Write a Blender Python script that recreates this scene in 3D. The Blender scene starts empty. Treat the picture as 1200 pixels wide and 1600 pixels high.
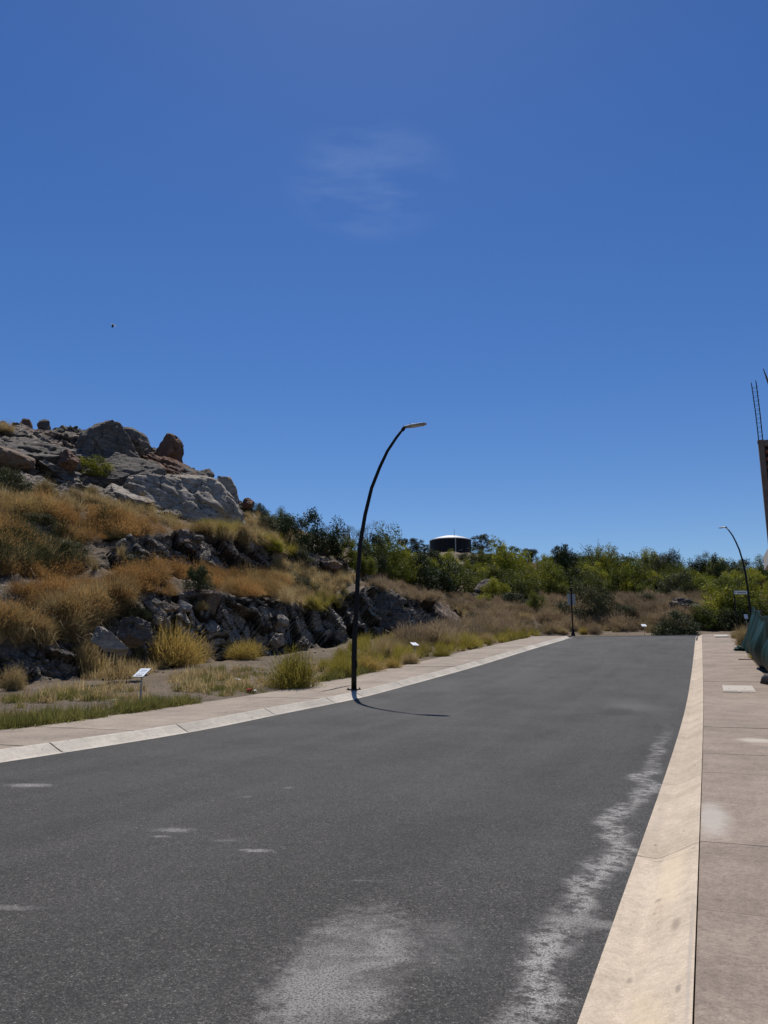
import bpy, bmesh, math, random
import numpy as np
from mathutils import Vector, Matrix, Euler

SC = bpy.context.scene
COL = SC.collection
R = math.radians

# ------------------------------------------------------------------ camera
F_PX, PITCH, YAW, EYE = 1200.0, math.atan(233/1200), R(22.366), 1.4
cam = bpy.data.cameras.new('camera'); cam_o = bpy.data.objects.new('camera', cam); COL.objects.link(cam_o)
cam.sensor_fit = 'VERTICAL'; cam.sensor_height = 36; cam.lens = 27.0
cam.clip_start = 0.05; cam.clip_end = 6000
cam_o.location = (0, 0, EYE); cam_o.rotation_euler = (R(90)+PITCH, 0, YAW)
SC.camera = cam_o

# ------------------------------------------------------------------ light
SUN_AZ, SUN_EL = R(-24.4), R(60)          # azimuth clockwise from +Y
world = bpy.data.worlds.new('World'); SC.world = world; world.use_nodes = True
wn, wl = world.node_tree.nodes, world.node_tree.links
wn.clear()
sky = wn.new('ShaderNodeTexSky'); sky.sky_type = 'NISHITA'; sky.sun_disc = False
sky.sun_elevation = SUN_EL; sky.sun_rotation = SUN_AZ
sky.altitude = 300; sky.air_density = 1.0; sky.dust_density = 0.12; sky.ozone_density = 3.5
bg = wn.new('ShaderNodeBackground'); bg.inputs['Strength'].default_value = 0.087
wo = wn.new('ShaderNodeOutputWorld')
SKY_LINK = (sky, bg)
wl.new(bg.outputs[0], wo.inputs[0])
# a thin wisp of high cloud in the sky, as a direction-space noise
tc = wn.new('ShaderNodeTexCoord')
mp = wn.new('ShaderNodeMapping'); mp.inputs['Scale'].default_value = (9, 9, 34)
wl.new(tc.outputs['Generated'], mp.inputs['Vector'])
cn = wn.new('ShaderNodeTexNoise'); cn.inputs['Scale'].default_value = 1.0; cn.inputs['Detail'].default_value = 7
cn.inputs['Distortion'].default_value = 0.15
wl.new(mp.outputs[0], cn.inputs['Vector'])
cr = wn.new('ShaderNodeMapRange'); cr.inputs['From Min'].default_value = 0.44; cr.inputs['From Max'].default_value = 0.85
wl.new(cn.outputs['Fac'], cr.inputs['Value'])
def cam_dir(px, py):
    fw = Vector((-math.sin(YAW)*math.cos(PITCH), math.cos(YAW)*math.cos(PITCH), math.sin(PITCH)))
    rt = Vector((math.cos(YAW), math.sin(YAW), 0)); up = rt.cross(fw)
    return fw + rt*((px-600)/F_PX) + up*((800-py)/F_PX)
wisp = cam_dir(580, 290).normalized()
dt = wn.new('ShaderNodeVectorMath'); dt.operation = 'DOT_PRODUCT'; dt.inputs[1].default_value = wisp
nrm = wn.new('ShaderNodeVectorMath'); nrm.operation = 'NORMALIZE'
flat = wn.new('ShaderNodeMapping'); flat.inputs['Scale'].default_value = (1, 1, 2.4); wisp = Vector((wisp.x, wisp.y, wisp.z*2.4)).normalized(); dt.inputs[1].default_value = wisp
wl.new(tc.outputs['Generated'], flat.inputs['Vector']); wl.new(flat.outputs[0], nrm.inputs[0]); wl.new(nrm.outputs[0], dt.inputs[0])
mr = wn.new('ShaderNodeMapRange'); mr.interpolation_type = 'SMOOTHSTEP'
mr.inputs['From Min'].default_value = math.cos(R(4.3)); mr.inputs['From Max'].default_value = math.cos(R(0.5))
wl.new(dt.outputs['Value'], mr.inputs['Value'])
mu = wn.new('ShaderNodeMath'); mu.operation = 'MULTIPLY'
wl.new(mr.outputs[0], mu.inputs[0]); wl.new(cr.outputs[0], mu.inputs[1])
mu2 = wn.new('ShaderNodeMath'); mu2.operation = 'MULTIPLY'; mu2.inputs[1].default_value = 0.22
wl.new(mu.outputs[0], mu2.inputs[0])
gm = wn.new('ShaderNodeHueSaturation'); gm.inputs['Saturation'].default_value = 1.27; gm.inputs['Hue'].default_value = 0.511
wl.new(sky.outputs[0], gm.inputs['Color'])
mxc = wn.new('ShaderNodeMix'); mxc.data_type = 'RGBA'
mxc.inputs['B'].default_value = (5.0, 6.3, 9.0, 1)
wl.new(mu2.outputs[0], mxc.inputs['Factor']); wl.new(gm.outputs[0], mxc.inputs['A'])
wl.new(mxc.outputs['Result'], bg.inputs['Color'])

sun = bpy.data.lights.new('sun', 'SUN'); sun.energy = 5.0; sun.angle = R(0.53); sun.color = (1.0, 0.955, 0.89)
sun_o = bpy.data.objects.new('sun', sun); COL.objects.link(sun_o)
sdir = Vector((math.sin(SUN_AZ)*math.cos(SUN_EL), math.cos(SUN_AZ)*math.cos(SUN_EL), math.sin(SUN_EL)))
sun_o.rotation_euler = sdir.to_track_quat('Z', 'Y').to_euler(); sun_o.location = (0, 0, 60)
vs = SC.view_settings; vs.view_transform = 'Standard'; vs.look = 'None'; vs.exposure = 0.0; vs.gamma = 1.0
vs.use_curve_mapping = False

# ------------------------------------------------------------------ numpy helpers
fw = np.array(cam_dir(600, 800)); rt = np.array((math.cos(YAW), math.sin(YAW), 0.0)); upv = np.cross(rt, fw)
EYEP = np.array((0, 0, EYE))
def ray(px, py): return fw + rt*((px-600)/F_PX) + upv*((800-py)/F_PX)
def atX(px, py, a): r = ray(px, py); return EYEP + r*(a/r[0])
def atY(px, py, y): r = ray(px, py); return EYEP + r*(y/r[1])
def atZ(px, py, z): r = ray(px, py); return EYEP + r*((z-EYE)/r[2])
def atD(px, py, D): r = ray(px, py); return EYEP + r*(D/math.hypot(r[0], r[1]))

def hash3(ix, iy, iz, seed=0):
    with np.errstate(over='ignore'):
        n = (ix.astype(np.int64)*73856093) ^ (iy.astype(np.int64)*19349663) ^ (iz.astype(np.int64)*83492791) ^ (seed*2654435761)
        n = (n ^ (n >> 13)) & 0x7fffffff
        n = (n*1274126177 + 12345) & 0x7fffffff
        n = (n ^ (n >> 11)) * 668265263 & 0x7fffffff
        n = (n ^ (n >> 15)) & 0x7fffffff
    return n / 2147483647.0
def vnoise(p, seed=0):
    i = np.floor(p).astype(np.int64); f = p - i; u = f*f*(3-2*f)
    r = 0
    for dx in (0, 1):
        for dy in (0, 1):
            for dz in (0, 1):
                w = (u[:, 0] if dx else 1-u[:, 0])*(u[:, 1] if dy else 1-u[:, 1])*(u[:, 2] if dz else 1-u[:, 2])
                r = r + w*hash3(i[:, 0]+dx, i[:, 1]+dy, i[:, 2]+dz, seed)
    return r*2-1
def fbm(p, octv=4, seed=0, gain=0.5):
    a, r, q = 1.0, 0, p
    for o in range(octv):
        r = r + a*vnoise(q, seed+o*17); a *= gain; q = q*2.03+7.1
    return r
def blocks(p, size, seed=0):
    """faceted chunks: every 3D cell has its own offset and tilt"""
    q = p/np.array(size); i = np.floor(q).astype(np.int64)
    n = len(q); best = np.full(n, 9e9); second = np.full(n, 9e9); val = np.zeros(n)
    for dx in (-1, 0, 1):
        for dy in (-1, 0, 1):
            for dz in (-1, 0, 1):
                cx, cy, cz = i[:, 0]+dx, i[:, 1]+dy, i[:, 2]+dz
                c = np.stack([cx+hash3(cx, cy, cz, seed), cy+hash3(cx, cy, cz, seed+1), cz+hash3(cx, cy, cz, seed+2)], 1)
                d = q-c; dd = (d*d).sum(1)
                h = hash3(cx, cy, cz, seed+3)*2-1
                t = d[:, 0]*(hash3(cx, cy, cz, seed+4)*2-1)+d[:, 1]*(hash3(cx, cy, cz, seed+5)*2-1)+d[:, 2]*(hash3(cx, cy, cz, seed+6)*2-1)
                v = h*0.55 + t*1.0
                m = dd < best
                second = np.where(m, best, np.minimum(second, dd))
                val = np.where(m, v, val); best = np.where(m, dd, best)
    return val, np.sqrt(second)-np.sqrt(best)

def np_mesh(name, verts, faces, k, uv=None, attrs=None, smooth=False):
    verts = np.asarray(verts, dtype=np.float32); faces = np.asarray(faces, dtype=np.int32)
    me = bpy.data.meshes.new(name)
    me.vertices.add(len(verts)); me.vertices.foreach_set('co', verts.ravel())
    me.loops.add(faces.size); me.loops.foreach_set('vertex_index', faces.ravel())
    me.polygons.add(len(faces)); me.polygons.foreach_set('loop_start', np.arange(0, faces.size, k, dtype=np.int32))
    if smooth: me.polygons.foreach_set('use_smooth', np.ones(len(faces), dtype=bool))
    for nm, vals in (attrs or {}).items():
        a = me.attributes.new(nm, 'FLOAT', 'POINT'); a.data.foreach_set('value', np.asarray(vals, dtype=np.float32))
    me.update(calc_edges=True)
    return me

# ------------------------------------------------------------------ object helpers
def link(name, me, mat=None, parent=None):
    o = bpy.data.objects.new(name, me); COL.objects.link(o)
    if mat is not None and me is not None and not me.materials: me.materials.append(mat)
    if parent is not None: o.parent = parent
    return o
def tag(o, label=None, cat=None, group=None, kind=None):
    if label: o['label'] = label
    if cat: o['category'] = cat
    if group: o['group'] = group
    if kind: o['kind'] = kind
    return o
def empty(name, loc=(0, 0, 0), rz=0.0):
    o = bpy.data.objects.new(name, None); COL.objects.link(o); o.location = loc; o.rotation_euler = (0, 0, rz)
    o.empty_display_size = 0.2
    return o
def copy_tree(o, parent=None):
    c = o.copy(); COL.objects.link(c)
    if parent is not None: c.parent = parent
    for ch in list(o.children): copy_tree(ch, c)
    return c
def bm_obj(name, bm, mat, parent=None, smooth=False):
    me = bpy.data.meshes.new(name); bm.normal_update(); bm.to_mesh(me); bm.free()
    if smooth: me.polygons.foreach_set('use_smooth', [True]*len(me.polygons))
    return link(name, me, mat, parent)
def add_box(bm, c, s, rot=None, bevel=0.0):
    r = bmesh.ops.create_cube(bm, size=1.0)
    vs_ = r['verts']
    bmesh.ops.scale(bm, vec=s, verts=vs_)
    if bevel > 0:
        es = list({e for v in vs_ for e in v.link_edges})
        rb = bmesh.ops.bevel(bm, geom=es, offset=bevel, segments=2, affect='EDGES')
        vs_ = list({v for f in rb['faces'] for v in f.verts} | {v for v in vs_ if v.is_valid})
    if rot is not None: bmesh.ops.rotate(bm, cent=(0, 0, 0), matrix=rot, verts=vs_)
    bmesh.ops.translate(bm, vec=c, verts=vs_)
    return vs_
def add_tube(bm, pts, radii, n=10, cap=True):
    pts = [Vector(p) for p in pts]
    rings = []
    for i, p in enumerate(pts):
        a = pts[max(i-1, 0)]; b = pts[min(i+1, len(pts)-1)]; d = (b-a).normalized()
        ref = Vector((0, 1, 0)) if abs(d.y) < 0.9 else Vector((1, 0, 0))
        u = d.cross(ref).normalized(); v = d.cross(u).normalized()
        rr = radii[i] if isinstance(radii, (list, tuple)) else radii
        rings.append([bm.verts.new(p+u*math.cos(2*math.pi*k/n)*rr+v*math.sin(2*math.pi*k/n)*rr) for k in range(n)])
    for a, b in zip(rings, rings[1:]):
        for k in range(n): bm.faces.new((a[k], a[(k+1) % n], b[(k+1) % n], b[k]))
    if cap:
        bm.faces.new(rings[0][::-1]); bm.faces.new(rings[-1])

# ------------------------------------------------------------------ materials
class NT:
    def __init__(s, name):
        s.m = bpy.data.materials.new(name); s.m.use_nodes = True
        s.n = s.m.node_tree.nodes; s.l = s.m.node_tree.links
        s.b = s.n['Principled BSDF']; s.out = s.n['Material Output']
        s.b.inputs['Specular IOR Level'].default_value = 0.25
        s.tc = s.n.new('ShaderNodeTexCoord')
    def pos(s, scale=(1, 1, 1), src='Object'):
        mpn = s.n.new('ShaderNodeMapping'); mpn.inputs['Scale'].default_value = scale
        s.l.new(s.tc.outputs[src], mpn.inputs['Vector']); return mpn.outputs[0]
    def setin(s, node, key, v):
        i = node.inputs[key]
        if hasattr(v, 'is_linked') or hasattr(v, 'links'): s.l.new(v, i)
        else: i.default_value = v
    def noise(s, scale, detail=4, rough=0.55, vec=None, dist=0.0):
        t = s.n.new('ShaderNodeTexNoise'); s.setin(t, 'Vector', vec if vec is not None else s.tc.outputs['Object'])
        t.inputs['Scale'].default_value = scale; t.inputs['Detail'].default_value = detail
        t.inputs['Roughness'].default_value = rough; t.inputs['Distortion'].default_value = dist
        return t.outputs['Fac']
    def voro(s, scale, feature='F1', out='Distance', vec=None, rand=1.0):
        t = s.n.new('ShaderNodeTexVoronoi'); t.feature = feature
        s.setin(t, 'Vector', vec if vec is not None else s.tc.outputs['Object'])
        t.inputs['Scale'].default_value = scale; t.inputs['Randomness'].default_value = rand
        return t.outputs[out]
    def ramp(s, fac, stops):
        t = s.n.new('ShaderNodeValToRGB'); s.l.new(fac, t.inputs[0]); e = t.color_ramp.elements
        while len(e) < len(stops): e.new(0.5)
        for k, (p, c) in enumerate(stops):
            e[k].position = p; e[k].color = (c, c, c, 1) if isinstance(c, (int, float)) else (*c, 1)
        return t.outputs[0]
    def mix(s, f, a, b, mode='MIX'):
        t = s.n.new('ShaderNodeMix'); t.data_type = 'RGBA'; t.blend_type = mode
        for key, v in (('Factor', f), ('A', a), ('B', b)):
            if isinstance(v, tuple): v = (*v, 1) if len(v) == 3 else v
            s.setin(t, key, v)
        return t.outputs['Result']
    def math(s, op, a, b=0.0, clamp=False):
        t = s.n.new('ShaderNodeMath'); t.operation = op; t.use_clamp = clamp
        s.setin(t, 0, a); s.setin(t, 1, b); return t.outputs[0]
    def rng(s, v, a, b, c=0.0, d=1.0):
        t = s.n.new('ShaderNodeMapRange'); t.interpolation_type = 'SMOOTHSTEP'
        s.setin(t, 'Value', v); t.inputs['From Min'].default_value = a; t.inputs['From Max'].default_value = b
        t.inputs['To Min'].default_value = c; t.inputs['To Max'].default_value = d
        return t.outputs[0]
    def attr(s, name):
        t = s.n.new('ShaderNodeAttribute'); t.attribute_name = name; return t.outputs['Fac']
    def xyz(s):
        t = s.n.new('ShaderNodeSeparateXYZ'); s.l.new(s.tc.outputs['Object'], t.inputs[0]); return t.outputs
    def orand(s):
        t = s.n.new('ShaderNodeObjectInfo'); return t.outputs['Random']
    def bump(s, h, strength=0.5, dist=0.02):
        t = s.n.new('ShaderNodeBump'); t.inputs['Strength'].default_value = strength; t.inputs['Distance'].default_value = dist
        s.l.new(h, t.inputs['Height']); s.l.new(t.outputs[0], s.b.inputs['Normal']); return t
    def done(s, col, rough=0.8):
        s.setin(s.b, 'Base Color', (*col, 1) if isinstance(col, tuple) and len(col) == 3 else col)
        s.setin(s.b, 'Roughness', rough); return s.m
    def ellipse(s, cx, cy, rx, ry, warp, soft=(1.25, 0.4), ang=0.0, wamp=1.3):
        """1 inside an uneven stain in the ground plane"""
        o = s.xyz_cache if hasattr(s, 'xyz_cache') else s.xyz(); s.xyz_cache = o
        dx = s.math('SUBTRACT', o[0], cx); dy = s.math('SUBTRACT', o[1], cy)
        if ang:
            ca, sa = math.cos(ang), math.sin(ang)
            ex = s.math('ADD', s.math('MULTIPLY', dx, ca), s.math('MULTIPLY', dy, sa))
            ey = s.math('SUBTRACT', s.math('MULTIPLY', dy, ca), s.math('MULTIPLY', dx, sa)); dx, dy = ex, ey
        a = s.math('POWER', s.math('ABSOLUTE', s.math('DIVIDE', dx, rx)), 2.0)
        b = s.math('POWER', s.math('ABSOLUTE', s.math('DIVIDE', dy, ry)), 2.0)
        d = s.math('ADD', s.math('SQRT', s.math('ADD', a, b)), s.math('MULTIPLY', s.math('SUBTRACT', warp, 0.5), wamp))
        return s.rng(d, soft[0], soft[1])

def simple(name, col, rough=0.7, metal=0.0, nscale=8.0, var=0.25, bump=0.0):
    t = NT(name); n = t.noise(nscale, 5)
    c = t.mix(n, tuple(x*(1-var) for x in col), tuple(min(1, x*(1+var)) for x in col))
    t.b.inputs['Metallic'].default_value = metal
    if bump: t.bump(n, bump, 0.01)
    return t.done(c, rough)

def m_asphalt():
    t = NT('asphalt')
    grain = t.voro(185, out='Color'); g2 = t.voro(62, out='Color')
    gs = t.n.new('ShaderNodeSeparateColor'); t.l.new(grain, gs.inputs[0])
    gs2 = t.n.new('ShaderNodeSeparateColor'); t.l.new(g2, gs2.inputs[0])
    sp = t.ramp(gs.outputs[0], [(0.0, 0.010), (0.35, 0.028), (0.72, 0.051), (0.93, 0.082), (1.0, 0.17)])
    sp2 = t.ramp(gs2.outputs[0], [(0.0, 0.55), (0.5, 0.95), (0.9, 1.15), (1.0, 1.8)])
    c = t.mix(1.0, sp, sp2, 'MULTIPLY')
    big = t.noise(0.55, 4); med = t.noise(3.5, 5, 0.7); lane = t.noise(1.0, 4, 0.55, t.pos((1.3, 0.10, 1)))
    v = t.math('MULTIPLY', t.rng(big, 0.25, 0.75, 0.84, 1.14), t.rng(med, 0.25, 0.75, 0.88, 1.12))
    v = t.math('MULTIPLY', v, t.rng(lane, 0.3, 0.7, 0.82, 1.15))
    cc = t.n.new('ShaderNodeVectorMath'); cc.operation = 'SCALE'; t.l.new(c, cc.inputs[0]); t.l.new(v, cc.inputs['Scale'])
    c = cc.outputs[0]
    c = t.mix(1.0, c, (1.03, 0.965, 0.87), 'MULTIPLY')
    w = t.noise(2.6, 8, 0.68, None, 0.6); w2 = t.noise(9.0, 8, 0.75); w3 = t.noise(16.0, 6, 0.7)
    fine = t.noise(85, 3, 0.8)
    def stain(mask, amount):
        nonlocal c
        k = t.math('MULTIPLY', mask, t.rng(fine, 0.40, 0.56, 0.12, 1.0))
        c = t.mix(t.math('MULTIPLY', k, amount), c, (0.36, 0.34, 0.315))
    stain(t.math('MULTIPLY', t.ellipse(-1.66, 3.55, 0.32, 0.98, w2, (1.12, 0.55), 0.25, 1.6), t.rng(w, 0.32, 0.58, 0.35, 1.0)), 0.66)
    stain(t.math('MULTIPLY', t.ellipse(-1.40, 3.95, 0.30, 0.5, w2, (1.1, 0.5)), t.rng(w, 0.35, 0.6)), 0.22)
    # pale dust swept along the right gutter
    o = t.xyz_cache
    dx = t.math('ADD', o[0], 0.80)
    wob = t.math('MULTIPLY', t.math('SUBTRACT', t.noise(0.9, 5, 0.6, t.pos((0.6, 1, 1))), 0.5), 0.75)
    band = t.rng(t.math('ABSOLUTE', t.math('ADD', dx, wob)), 0.17, 0.03)
    ln = t.math('MULTIPLY', t.rng(o[1], 1.5, 3.0), t.rng(o[1], 19.0, 10.0))
    band = t.math('MULTIPLY', t.math('MULTIPLY', band, ln), t.rng(w2, 0.42, 0.56, 0.06, 1.0))
    band = t.math('MULTIPLY', band, t.rng(t.noise(0.7, 3), 0.3, 0.5, 0.3, 1.0))
    stain(band, 1.0)
    stain(t.ellipse(-0.72, 4.62, 0.30, 0.10, w2, (1.2, 0.3)), 0.5)
    for (px, py, rx, ry, am) in ((45, 1227, .27, .13, .75), (272, 1297, .16, .09, .55), (400, 1329, .12, .05, .7), (250, 1307, .08, .04, .5),
                                 (5, 1418, .20, .05, .4), (570, 1376, .10, .02, .35), (450, 1231, .06, .05, .4),
                                 (385, 1245, .05, .04, .3), (352, 1313, .12, .05, .25), (985, 1118, 0.8, 1.6, .16)):
        p = atZ(px, py, 0.0); stain(t.ellipse(float(p[0]), float(p[1]), rx*1.2, ry*1.2, w3, (1.15, 0.2), 0.3, 2.6), am)
    def dark(px, py, rx, ry, am, z=0.0):
        nonlocal c
        p = atZ(px, py, z); c = t.mix(t.math('MULTIPLY', t.ellipse(float(p[0]), float(p[1]), rx, ry, w2, (1.2, 0.5)), am), c, (0.02, 0.018, 0.018))
    dark(413, 1534, .035, .03, .8); dark(452, 1523, .025, .015, .6); dark(600, 1310, .5, .7, .18)
    dark(440, 1570, .02, .02, .6); dark(965, 1112, .45, 1.1, .55, .2)
    h = t.math('ADD', t.math('MULTIPLY', gs.outputs[0], 0.6), t.math('MULTIPLY', fine, 0.6))
    t.bump(h, 0.7, 0.006)
    return t.done(c, t.rng(big, 0.3, 0.7, 0.72, 0.86))

def m_concrete(name, base, dirt, scale=1.0, speck=True, drips=0.0, relief=0.35, stains=()):
    t = NT(name)
    a = t.noise(1.3*scale, 7, 0.62); b = t.noise(14*scale, 6, 0.7); f = t.noise(120, 3, 0.7)
    c = t.mix(t.rng(a, 0.32, 0.72), base, dirt)
    c = t.mix(1.0, c, t.ramp(b, [(0.25, 0.80), (0.6, 1.05), (0.85, 1.16)]), 'MULTIPLY')
    c = t.mix(1.0, c, t.ramp(f, [(0.3, 0.80), (0.7, 1.15)]), 'MULTIPLY')
    brush = t.noise(3, 6, 0.7, t.pos((5, 0.7, 5)))
    c = t.mix(0.4, c, t.mix(1.0, c, t.ramp(brush, [(0.3, 0.82), (0.7, 1.14)]), 'MULTIPLY'))
    r = t.orand(); c = t.mix(1.0, c, t.ramp(r, [(0.0, 0.90), (1.0, 1.07)]), 'MULTIPLY')
    if speck:
        s_ = t.rng(t.voro(7.0, vec=t.pos((1.0, 0.6, 1.0))), 0.10, 0.05); s2 = t.rng(t.noise(3.0, 2), 0.48, 0.56)
        c = t.mix(t.math('MULTIPLY', t.math('MULTIPLY', s_, s2), 0.8), c, (0.07, 0.055, 0.045))
    s3 = t.rng(t.voro(21.0), 0.14, 0.07); s4 = t.rng(t.noise(2.1, 3), 0.48, 0.6)
    gr = t.noise(38, 4, 0.8); c = t.mix(1.0, c, t.ramp(gr, [(0.3, 0.86), (0.5, 1.0), (0.7, 1.12)] if name.startswith('kerb') else [(0.3, 0.66), (0.5, 1.0), (0.72, 1.22)]), 'MULTIPLY')
    if speck: c = t.mix(t.math('MULTIPLY', t.math('MULTIPLY', s3, s4), 0.75), c, (0.09, 0.07, 0.06))
    dn = t.n.new('ShaderNodeTexNoise'); dn.inputs['Scale'].default_value = 1.6; dn.inputs['Detail'].default_value = 6; t.l.new(t.tc.outputs['Object'], dn.inputs['Vector'])
    av = t.n.new('ShaderNodeVectorMath'); av.operation = 'MULTIPLY_ADD'; t.l.new(dn.outputs['Color'], av.inputs[0]); av.inputs[1].default_value = (1.6, 1.6, 0); t.l.new(t.tc.outputs['Object'], av.inputs[2])
    ck = t.rng(t.voro(0.42, 'DISTANCE_TO_EDGE', vec=av.outputs[0]), 0.0045, 0.001); ck = t.math('MULTIPLY', ck, t.rng(t.noise(0.6, 3), 0.50, 0.56))
    c = t.mix(t.math('MULTIPLY', ck, 0.6), c, (0.06, 0.05, 0.04))
    smg = t.rng(t.noise(0.9, 6, 0.72, t.pos((2.2, 0.7, 1)), 1.0), 0.56, 0.72); c = t.mix(t.math('MULTIPLY', smg, 0.30), c, t.mix(1.0, c, (0.62, 0.58, 0.54), 'MULTIPLY'))
    w = t.noise(5, 7, 0.7)
    for (cx, cy, rx, ry, am, col) in stains:
        c = t.mix(t.math('MULTIPLY', t.ellipse(cx, cy, rx, ry, w, (1.2, 0.3)), am), c, col)
    h = t.math('ADD', t.math('MULTIPLY', b, 0.6), f)
    t.bump(h, relief, 0.006)
    return t.done(c, 0.88)

def m_terrain():
    t = NT('hill_ground')
    rock = t.attr('rock'); pale = t.attr('pale'); crack = t.attr('crack'); hue = t.attr('hue')
    n1 = t.noise(0.35, 6, 0.6); n2 = t.noise(1.8, 8, 0.7); n3 = t.noise(11, 6, 0.75); n4 = t.noise(45, 4, 0.7)
    soil = t.mix(t.rng(n1, 0.3, 0.7), (0.145, 0.105, 0.07), (0.215, 0.16, 0.108))
    soil = t.mix(t.rng(n2, 0.45, 0.75), soil, (0.115, 0.098, 0.062))
    soil = t.mix(1.0, soil, t.ramp(n3, [(0.25, 0.6), (0.5, 0.95), (0.8, 1.4)]), 'MULTIPLY')
    v = t.n.new('ShaderNodeTexVoronoi'); v.inputs['Scale'].default_value = 9; t.l.new(t.tc.outputs['Object'], v.inputs['Vector'])
    peb = t.math('MULTIPLY', t.rng(v.outputs['Distance'], 0.32, 0.2), t.rng(t.noise(1.1, 3), 0.48, 0.6))
    pc = t.n.new('ShaderNodeSeparateColor'); t.l.new(v.outputs['Color'], pc.inputs[0])
    soil = t.mix(t.math('MULTIPLY', peb, 0.7), soil, t.ramp(pc.outputs[0], [(0, 0.14), (0.6, 0.30), (1.0, 0.5)]))
    st = t.noise(2.2, 7, 0.72, t.pos((1.0, 1.0, 2.2)), 1.5)
    rk = t.ramp(st, [(0.25, (0.022, 0.020, 0.019)), (0.42, (0.075, 0.070, 0.065)), (0.54, (0.15, 0.14, 0.128)), (0.66, (0.27, 0.25, 0.225)), (0.78, (0.42, 0.385, 0.34))])
    rk = t.mix(pale, rk, t.ramp(st, [(0.25, (0.10, 0.095, 0.087)), (0.5, (0.28, 0.26, 0.235)), (0.72, (0.55, 0.51, 0.45))]))
    rk = t.mix(1.0, rk, t.ramp(n3, [(0.32, 0.32), (0.5, 0.95), (0.68, 2.0)]), 'MULTIPLY')
    rk = t.mix(t.math('MULTIPLY', t.rng(hue, 0.62, 0.8), 0.5), rk, (0.19, 0.13, 0.10))
    rk = t.mix(t.rng(crack, 0.12, 0.0), rk, (0.02, 0.018, 0.017))
    rk = t.mix(1.0, rk, (1.16, 1.06, 0.95), 'MULTIPLY')
    c = t.mix(rock, soil, rk)
    h = t.math('ADD', t.math('MULTIPLY', n3, 1.0), t.math('MULTIPLY', n4, 0.4))
    h = t.math('ADD', h, t.math('MULTIPLY', t.voro(5.0, 'DISTANCE_TO_EDGE', vec=t.pos((1, 1, 1.6))), t.math('MULTIPLY', rock, 1.5)))
    t.bump(h, 0.9, 0.11)
    return t.done(c, 0.92)

def m_rock(name, dark, mid, light, band=0.0, scale=1.0):
    t = NT(name); g = t.tc
    n1 = t.noise(0.7*scale, 8, 0.68, None, 0.8); n2 = t.noise(4*scale, 8, 0.75); n3 = t.noise(30, 4, 0.7)
    st = t.noise(1.4*scale, 6, 0.6, t.pos((0.6, 0.6, 4.5)), 1.2)
    f = t.math('ADD', t.math('MULTIPLY', n1, 1-band), t.math('MULTIPLY', st, band))
    c = t.ramp(f, [(0.28, dark), (0.5, mid), (0.72, light)])
    c = t.mix(1.0, c, t.ramp(n2, [(0.25, 0.6), (0.55, 1.02), (0.8, 1.45)]), 'MULTIPLY')
    wsh = t.n.new('ShaderNodeVectorMath'); wsh.operation = 'ADD'; t.l.new(t.tc.outputs['Object'], wsh.inputs[0])
    dn = t.n.new('ShaderNodeTexNoise'); dn.inputs['Scale'].default_value = 0.9; dn.inputs['Detail'].default_value = 5; dn.inputs['Roughness'].default_value = 0.7; t.l.new(t.tc.outputs['Object'], dn.inputs['Vector'])
    ds = t.n.new('ShaderNodeVectorMath'); ds.operation = 'SCALE'; ds.inputs['Scale'].default_value = 2.2; t.l.new(dn.outputs['Color'], ds.inputs[0]); t.l.new(ds.outputs[0], wsh.inputs[1])
    wv = t.rng(t.voro(0.38*scale, 'DISTANCE_TO_EDGE', vec=wsh.outputs[0]), 0.02, 0.004)
    wv = t.math('MULTIPLY', wv, t.rng(t.noise(0.8, 3), 0.42, 0.56))
    c = t.mix(t.math('MULTIPLY', wv, 0.75), c, (0.025, 0.022, 0.02))
    strk = t.noise(3.2*scale, 7, 0.75, t.pos((0.5, 0.5, 3.0)), 2.0); c = t.mix(t.math('MULTIPLY', t.rng(strk, 0.54, 0.68), 0.55), c, tuple(min(0.62, x*1.35) for x in light))
    c = t.mix(1.0, c, (1.14, 1.05, 0.95), 'MULTIPLY')
    h = t.math('ADD', t.math('MULTIPLY', n2, 1.0), t.math('MULTIPLY', n3, 0.3))
    h = t.math('ADD', h, t.math('MULTIPLY', st, 1.2)); h = t.math('SUBTRACT', h, wv)
    t.bump(h, 0.9, 0.12)
    return t.done(c, 0.9)

def m_leaf(name, c1, c2, c3=None, trans=0.35, spread=0.35, warm=None):
    """leaf and blade surface: colour from per-plant and per-spray variation, light passes through"""
    t = NT(name)
    a = t.attr('tint'); r = t.orand()
    c = t.mix(a, c1, c2)
    if c3: c = t.mix(t.rng(r, 0.45, 1.0), c, c3)
    c = t.mix(1.0, c, t.ramp(r, [(0.0, 1-spread), (1.0, 1+spread)]), 'MULTIPLY')
    if warm: c = t.mix(t.attr('warm'), c, t.mix(a, tuple(x*0.4 for x in warm), warm))
    t.setin(t.b, 'Base Color', c); t.b.inputs['Roughness'].default_value = 0.65
    tr = t.n.new('ShaderNodeBsdfTranslucent'); t.l.new(c, tr.inputs['Color'])
    mx = t.n.new('ShaderNodeMixShader'); mx.inputs[0].default_value = trans
    t.l.new(t.b.outputs[0], mx.inputs[1]); t.l.new(tr.outputs[0], mx.inputs[2]); t.l.new(mx.outputs[0], t.out.inputs[0])
    return t.m

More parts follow.
